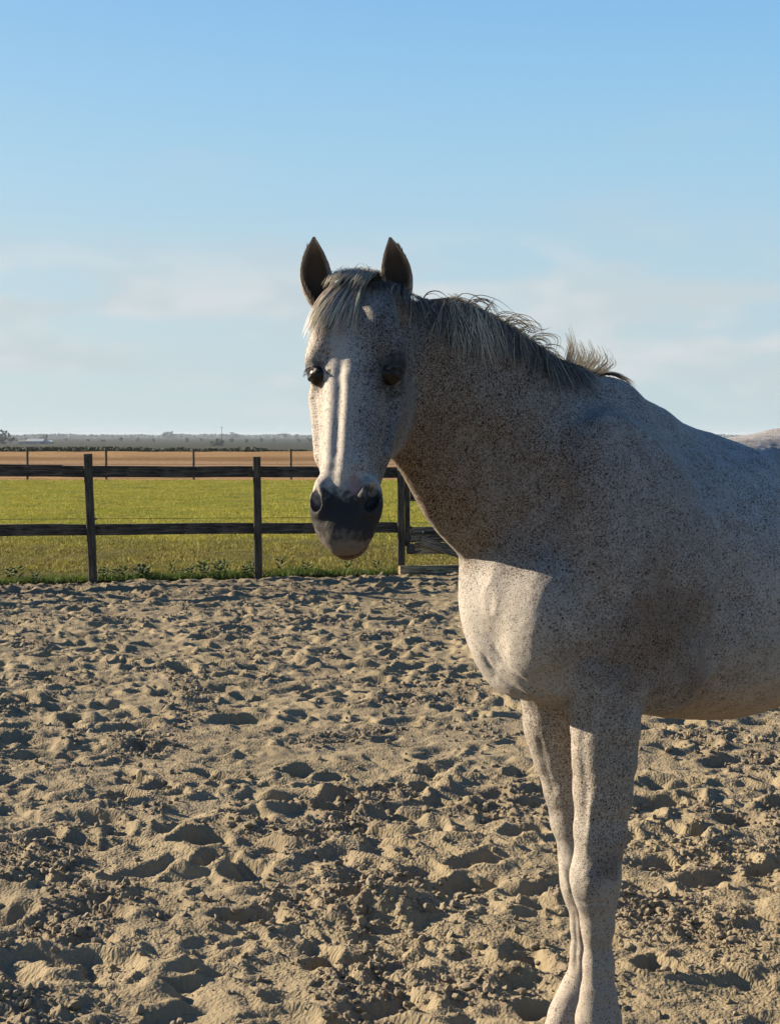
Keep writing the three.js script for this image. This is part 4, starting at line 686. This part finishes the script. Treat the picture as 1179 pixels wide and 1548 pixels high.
// ------------------------------------------------------------------ hair: strands that run over the body
const hairMat = new THREE.MeshPhysicalMaterial({ name: 'hair', vertexColors: true, roughness: 0.55, specularIntensity: 0.4, transmission: 0.34, thickness: 0, side: THREE.DoubleSide });
function strands(list, seed) {
  const pos = [], idx = [], col = [], nor = [], r = rng(seed);
  for (const S of list) {
    if (S.path) {
      const o = pos.length / 3, n = S.path.length - 1;
      S.path.forEach((p, k) => { const q = S.path[Math.min(n, k + 1)], b = S.path[Math.max(0, k - 1)], d = V3.norm(V3.sub(q, b)), sd = V3.norm(V3.cross(d, S.free)), t = k / n, w = S.w * 0.5 * (1 - 0.8 * Math.max(0, t - 0.4) / 0.6), nn = V3.cross(sd, d); pos.push(...V3.sub(p, V3.mul(sd, w)), ...V3.add(p, V3.mul(sd, w))); nor.push(...nn, ...nn); col.push(...S.c, ...S.c); if (k) idx.push(o + k * 2 - 2, o + k * 2 - 1, o + k * 2, o + k * 2, o + k * 2 - 1, o + k * 2 + 1); });
      continue;
    }
    let p = S.p, dir = V3.norm(S.dir), n = S.n ?? 10, st = S.len / n; const o = pos.length / 3;
    for (let k = 0; k <= n; k++) {
      const t = k / n, lp = localPrims(...p), f = (x, y, z) => sdfWith(lp, x, y, z), d = f(...p), off = S.off * (0.4 + 0.6 * t);
      let g = grad(f, ...p);
      if (d < off) p = V3.add(p, V3.mul(g, off - d));
      const w = S.w * (t < 0.75 ? 1 : 1 - (t - 0.75) / 0.25 * 0.85) * 0.5; let sd = V3.norm(V3.cross(dir, g)); if (S.free) sd = V3.norm(V3.cross(dir, S.free));
      pos.push(...V3.sub(p, V3.mul(sd, w)), ...V3.add(p, V3.mul(sd, w))); const nn = S.free ? V3.cross(sd, dir) : V3.norm(V3.add(g, V3.mul(sd, 0))); nor.push(...nn, ...nn);
      const c = S.c.map((v) => v * (0.9 + 0.2 * t)); col.push(...c, ...c);
      if (k) idx.push(o + k * 2 - 2, o + k * 2 - 1, o + k * 2, o + k * 2, o + k * 2 - 1, o + k * 2 + 1);
      dir = V3.norm(V3.add(dir, V3.add(V3.mul(S.pull, S.k), V3.mul([r() - 0.5, r() - 0.5, r() - 0.5], S.wild ?? 0.12))));
      if (!S.free && d > off + 0.003) dir = V3.norm(V3.sub(dir, V3.mul(g, clamp((d - off) * 14, 0, 0.45))));
      if (d < off + 0.02 && !S.free) { const vn = V3.dot(dir, g); if (vn < 0) dir = V3.norm(V3.sub(dir, V3.mul(g, vn))); }
      p = V3.add(p, V3.mul(dir, st));
    }
  }
  return geo(pos, idx, col, null, nor);
}
// crest line found on the surface: topmost points seen along the neck
const crestPx = [[560, 418, 3.0], [600, 432, 3.02], [640, 452, 3.05], [680, 466, 3.08], [720, 477, 3.12], [760, 490, 3.16], [800, 509, 3.2], [840, 540, 3.25], [880, 566, 3.3], [925, 578, 3.36]];
const crest = crestPx.map(([x, y, d]) => { let p = P(x, y + 8, d); const lp = prims; for (let i = 0; i < 12; i++) { const v = sdfWith(lp, ...p), g = grad((a, b, c) => sdfWith(lp, a, b, c), ...p); p = V3.sub(p, V3.mul(g, v)); p[1] += 0.006; } const v = sdfWith(lp, ...p), g = grad((a, b, c) => sdfWith(lp, a, b, c), ...p); return V3.sub(p, V3.mul(g, v)); });
const curve = new THREE.CatmullRomCurve3(crest.map((p) => new THREE.Vector3(...p)));
{
  const r = rng(404), L = [], Lf = [];
  const cream = [0.66, 0.58, 0.44], dark = [0.05, 0.046, 0.046], mid = [0.20, 0.175, 0.15];
  const toCam = [0.15, 0, 1], away = [-0.1, 0, -1];
  const pick = (t, k) => { const c = r() < k ? mix3(mid, cream, r()) : mix3(dark, mid, r() * 0.8), v = 0.8 + 0.4 * r(); return c.map((x) => x * v); };
  const onCrest = (t) => { const p = curve.getPoint(clamp(t)).toArray(); const tg = curve.getTangent(clamp(t)).toArray(); return [p, tg]; };
  for (let i = 0; i < 2600; i++) { // near-side fall, clumped in locks
    const lock = Math.floor(r() * 60), t = clamp((lock + 0.5 + 1.1 * (r() - 0.5)) / 60) * 0.86, [p, tg] = onCrest(t), lr = rng(lock * 13 + 7), lk = lr(), long = 0.05 + 0.11 * Math.sin(Math.min(1, t / 0.5) * 2.4) * (0.3 + 0.9 * lk);
    const back = -0.5 + 1.1 * lr();
    L.push({ p: V3.add(p, [(r() - 0.5) * 0.012, -0.004, 0.01 * r()]), dir: V3.add([0, 0.25 + 0.35 * r(), 0], V3.add(V3.mul(toCam, 0.8), V3.mul(tg, back))), len: long * (0.4 + 0.7 * r()), w: 0.0011 + 0.0006 * r(), off: 0.001 + 0.005 * r(), pull: V3.add([(r() - 0.5) * 1.0, -1, 0.08], V3.mul(tg, 0.5 * back)), k: 0.38, c: pick(t, (0.10 + 0.5 * Math.exp(-(((t - 0.42) / 0.14) ** 2))) * (0.4 + 1.2 * lk)), n: 10, wild: 0.18 });
  }
  for (let i = 0; i < 1500; i++) { // far-side fall and ruffled top, lit by the sun
    const t = 0.30 + 0.66 * r(), [p, tg] = onCrest(t), u = r();
    L.push({ p: V3.add(p, [(r() - 0.5) * 0.014, -0.003, -0.01 * r()]), dir: V3.add([0, 0.25 + 0.55 * r() * r(), 0], V3.add(V3.mul(away, 0.7 * r()), V3.mul(tg, 0.5 * (r() - 0.3)))), len: 0.05 + 0.07 * r(), w: 0.0015, off: 0.001 + 0.008 * r(), pull: V3.add([0, -1, -0.4], V3.mul(tg, 0.7)), k: 0.28, c: pick(t, 0.85), n: 9, wild: 0.12 });
  }
  // locks that stand clear of the crest: strands between a root, a bend and a tip given along the crest
  const lock = (t, pts, n, sp, k, w = 0.0017) => {                           // pts: [right, up] in metres from the root, in the plane of the neck
    const [p] = onCrest(t), z0 = (r() - 0.5) * 0.01, c = new THREE.CatmullRomCurve3([[0, -0.012], ...pts].map(([x, y], i) => new THREE.Vector3(p[0] + x, p[1] + y, p[2] + z0 - 0.10 * x * 0.5 + 0.004 * i))), P0 = c.getPoints(12).map((q) => q.toArray());
    for (let i = 0; i < n; i++) { const o = [(r() - 0.5) * sp, (r() - 0.5) * sp * 0.5, (r() - 0.5) * sp], e = 0.55 + 0.5 * r(), path = P0.map((q, j) => { const f = j / 12, s = 1 - 0.75 * f, b = P0[0]; return [b[0] + (q[0] - b[0]) * e + o[0] * s, b[1] + (q[1] - b[1]) * e + o[1] * s, b[2] + (q[2] - b[2]) * e + o[2] * s]; }); Lf.push({ path, w, c: pick(t, k), free: [0, 0, 1] }); }
  };
  lock(0.20, [[0.02, 0.018], [0.05, 0.022], [0.082, 0.000]], 3, 0.003, 0.3); lock(0.32, [[0.03, 0.022], [0.07, 0.012], [0.098, -0.02], [0.105, -0.045]], 4, 0.010, 0.5);
  lock(0.38, [[0.03, 0.02], [0.08, 0.01], [0.12, -0.02]], 4, 0.014, 0.5); lock(0.50, [[0.035, 0.012], [0.08, 0.0], [0.105, -0.03]], 7, 0.018, 0.8); lock(0.47, [[0.02, 0.022], [0.03, 0.035]], 10, 0.012, 0.9);
  lock(0.56, [[0.02, 0.022], [0.06, 0.018], [0.09, -0.012], [0.08, -0.03]], 8, 0.02, 0.9); lock(0.62, [[0.03, 0.02], [0.065, 0.008], [0.085, 0.014]], 7, 0.016, 0.9); lock(0.68, [[0.02, 0.012], [0.05, 0.004], [0.055, -0.02]], 9, 0.022, 0.9);
  for (let i = 0; i < 4; i++) { const t = 0.28 + 0.46 * r(), u = 0.006 + 0.014 * r(); lock(t, [[0.02 + 0.02 * r(), u], [0.05 + 0.03 * r(), u * 0.4], [0.07 + 0.04 * r(), -0.02 - 0.03 * r()]], 6, 0.012, t > 0.45 ? 0.9 : 0.4); }
  for (let i = 0; i < 900; i++) { const t = 0.40 + 0.36 * r(), [p, tg] = onCrest(t), q = r(); Lf.push({ p: V3.add(p, [(r() - 0.5) * 0.01, -0.006, -0.012 * r()]), dir: V3.add([0, 0.7, 0], V3.add(V3.mul(tg, 0.3 + 0.7 * q), [0, 0, -0.3 * r()])), len: 0.02 + 0.035 * r(), w: 0.0011, off: 0.0005, pull: V3.add([0, -0.8, -0.2], V3.mul(tg, 0.5)), k: 0.22, c: pick(t, 0.95), n: 7, wild: 0.12, free: [0, 0, 1] }); }
  // tuft at the withers, blown up and back
  const tips = [[-0.004, 0.085], [0.004, 0.072], [0.012, 0.064], [0.022, 0.066], [0.034, 0.068], [0.046, 0.060], [0.060, 0.062], [0.074, 0.056], [0.086, 0.046]];
  tips.forEach(([x, y], i) => { for (let q = 0; q < 2; q++) { const dx = (r() - 0.5) * 0.01, k = 0.85 + 0.25 * r(); lock(0.815 + 0.010 * i + 0.004 * q, [[(x * 0.6 + 0.012 + dx) * 0.8, y * 0.3 * k], [x * 0.6 + 0.016 + dx, y * 0.65 * k], [x * 0.62 + 0.006 + dx, y * k]], 12, 0.020, 0.95, 0.0013); } });
  for (let i = 0; i < 500; i++) { // lock lying along the withers
    const t = 0.78 + 0.2 * r(), [p, tg] = onCrest(t);
    L.push({ p: V3.add(p, [0, 0.0, (r() - 0.5) * 0.03]), dir: V3.add(V3.mul(tg, 1), [0, 0.25, 0.1 * (r() - 0.5)]), len: 0.07 + 0.06 * r(), w: 0.0026, off: 0.003 + 0.012 * r(), pull: V3.add([0, -0.5, 0.1], V3.mul(tg, 0.5)), k: 0.2, c: pick(t, 0.9), n: 9, wild: 0.06 });
  }
  mesh('mane', mergeGeometries([strands(L, 1), strands(Lf, 2)]).translate(-O0[0], 0, -O0[2]), hairMat, horse);
  // forelock: from between the ears, swept over the brow to the image's left
  const Q = [];
  for (let i = 0; i < 720; i++) {
    const u = r(), l0 = -0.040 + 0.055 * u, p = Hd(0.0 + 0.02 * r(), l0, 0.006 + 0.006 * r()), side = -0.48 + 0.36 * u * u + 0.26 * (r() - 0.5);
    Q.push({ p, dir: V3.add(V3.mul(N, 0.3), V3.add(V3.mul(D, 0.8), V3.mul(R, side * 0.6))), len: (0.05 + 0.13 * r()) * (1 - 0.15 * u), w: 0.0014, off: 0.001 + 0.006 * r(), pull: V3.add(D, V3.mul(R, side)), k: 0.5, c: (r() < 0.8 ? mix3(mid, cream, r()) : mix3(dark, mid, r())).map((v) => v * (0.85 + 0.3 * r())), n: 10, wild: 0.12 });
  }
  for (let i = 0; i < 500; i++) { const l0 = (r() * 2 - 1) * 0.042, p = Hd(-0.012 + 0.01 * r(), l0, -0.01 - 0.05 * r()); Q.push({ p, dir: V3.add([0, 0.9, 0], V3.add(V3.mul(R, 0.6 * (r() - 0.4)), V3.mul(N, 0.5))), len: 0.05 + 0.06 * r(), w: 0.0016, off: 0.002 + (0.004 + 0.012 * Math.max(0, 1 - (l0 / 0.036) ** 2)) * r(), pull: V3.add(V3.mul(N, 0.6), V3.add(V3.mul(D, 0.5), V3.mul(R, -0.3))), k: 0.4, c: mix3(dark, cream, 0.3 + 0.6 * r()), n: 8, wild: 0.12 }); }
  mesh('forelock', strands(Q, 3).translate(-O0[0], 0, -O0[2]), hairMat, horse);
  // tail
  const T = []; for (let i = 0; i < 900; i++) { const p = H(-1.42 + 0.03 * r(), 1.30 + 0.06 * r(), 0.05 * (r() - 0.5)); T.push({ p, dir: V3.add([0, -0.4, 0], V3.add(V3.mul(fw, -0.9), V3.mul(rt, 0.5 * (r() - 0.5)))), len: 0.55 + 0.35 * r(), w: 0.004, off: 0.01, pull: [0, -1, 0], k: 0.5, c: mix3(mid, cream, r()), n: 9, wild: 0.08, free: rt }); }
  mesh('tail', strands(T, 4).translate(-O0[0], 0, -O0[2]), hairMat, horse);
  // pale hair along the rims and inside the ears
  for (const E of ears) { const L2 = []; for (let i = 0; i < 420; i++) { const t = 0.12 + 0.74 * r(), s = r() < 0.5 ? 1 : -1, inn = r(), p = E.pt(t, s * E.be(t) * (1 - 0.35 * inn * inn), 0.002); L2.push({ path: [0, 1, 2, 3].map((k) => V3.add(p, V3.add(V3.mul(E.A, 0.0045 * k), V3.add(V3.mul(E.side, -s * 0.0022 * k * (0.4 + inn)), V3.mul(E.front, 0.0022 * k * (1 - inn * 0.4)))))), w: 0.0012, c: mix3([0.16, 0.125, 0.095], [0.46, 0.40, 0.32], r() * (1 - 0.5 * inn)), free: [0, 0, 1] }); } mesh('ear_hair', strands(L2, 9).translate(-O0[0], 0, -O0[2]), hairMat, horse); }
  const K = []; for (let i = 0; i < 46; i++) { const low = i % 2, p = low ? Hd(0.55 + 0.03 * r(), (r() * 2 - 1) * 0.03, -0.125) : Hd(0.54 + 0.045 * r(), (r() * 2 - 1) * 0.046, -0.07); let q = p; const lp = localPrims(...q); for (let k = 0; k < 6; k++) { const f = (x, y, z) => sdfWith(lp, x, y, z); q = V3.sub(q, V3.mul(grad(f, ...q), f(...q))); } const g = grad((x, y, z) => sdfWith(lp, x, y, z), ...q), L = 0.012 + 0.02 * r(); K.push({ path: [0, 1, 2, 3].map((k) => V3.add(q, V3.add(V3.mul(g, L * k / 3), [0, -L * 0.25 * (k / 3) ** 2, 0]))), w: 0.0006, c: [0.3, 0.26, 0.22], free: [0, 0, 1] }); } mesh('whiskers', strands(K, 12).translate(-O0[0], 0, -O0[2]), hairMat, horse).userData.kind = 'stuff';
  // whiskers and lashes
  for (const b of [-1, 1]) { const W = []; for (let i = 0; i < 26; i++) { const E = eyes[b < 0 ? 0 : 1], u = r() * 2 - 1, p = V3.add(E.p, V3.add(V3.mul(E.T, 0.016 * u), V3.add(V3.mul(E.U, 0.009 - 0.007 * u * u), V3.mul(E.A, 0.004)))); W.push({ p, dir: V3.add(V3.mul(E.A, 1), V3.add(V3.mul(E.U, -0.9), V3.mul(E.T, 0.3 * (r() - 0.5)))), len: 0.006 + 0.006 * r(), w: 0.0010, off: 0, pull: D, k: 0.08, c: [0.12, 0.10, 0.085], n: 4, wild: 0.02, free: N }); }
  mesh('eyelash', strands(W, 5 + b).translate(-O0[0], 0, -O0[2]), hairMat, horse); }
}
renderer.render(scene, camera);
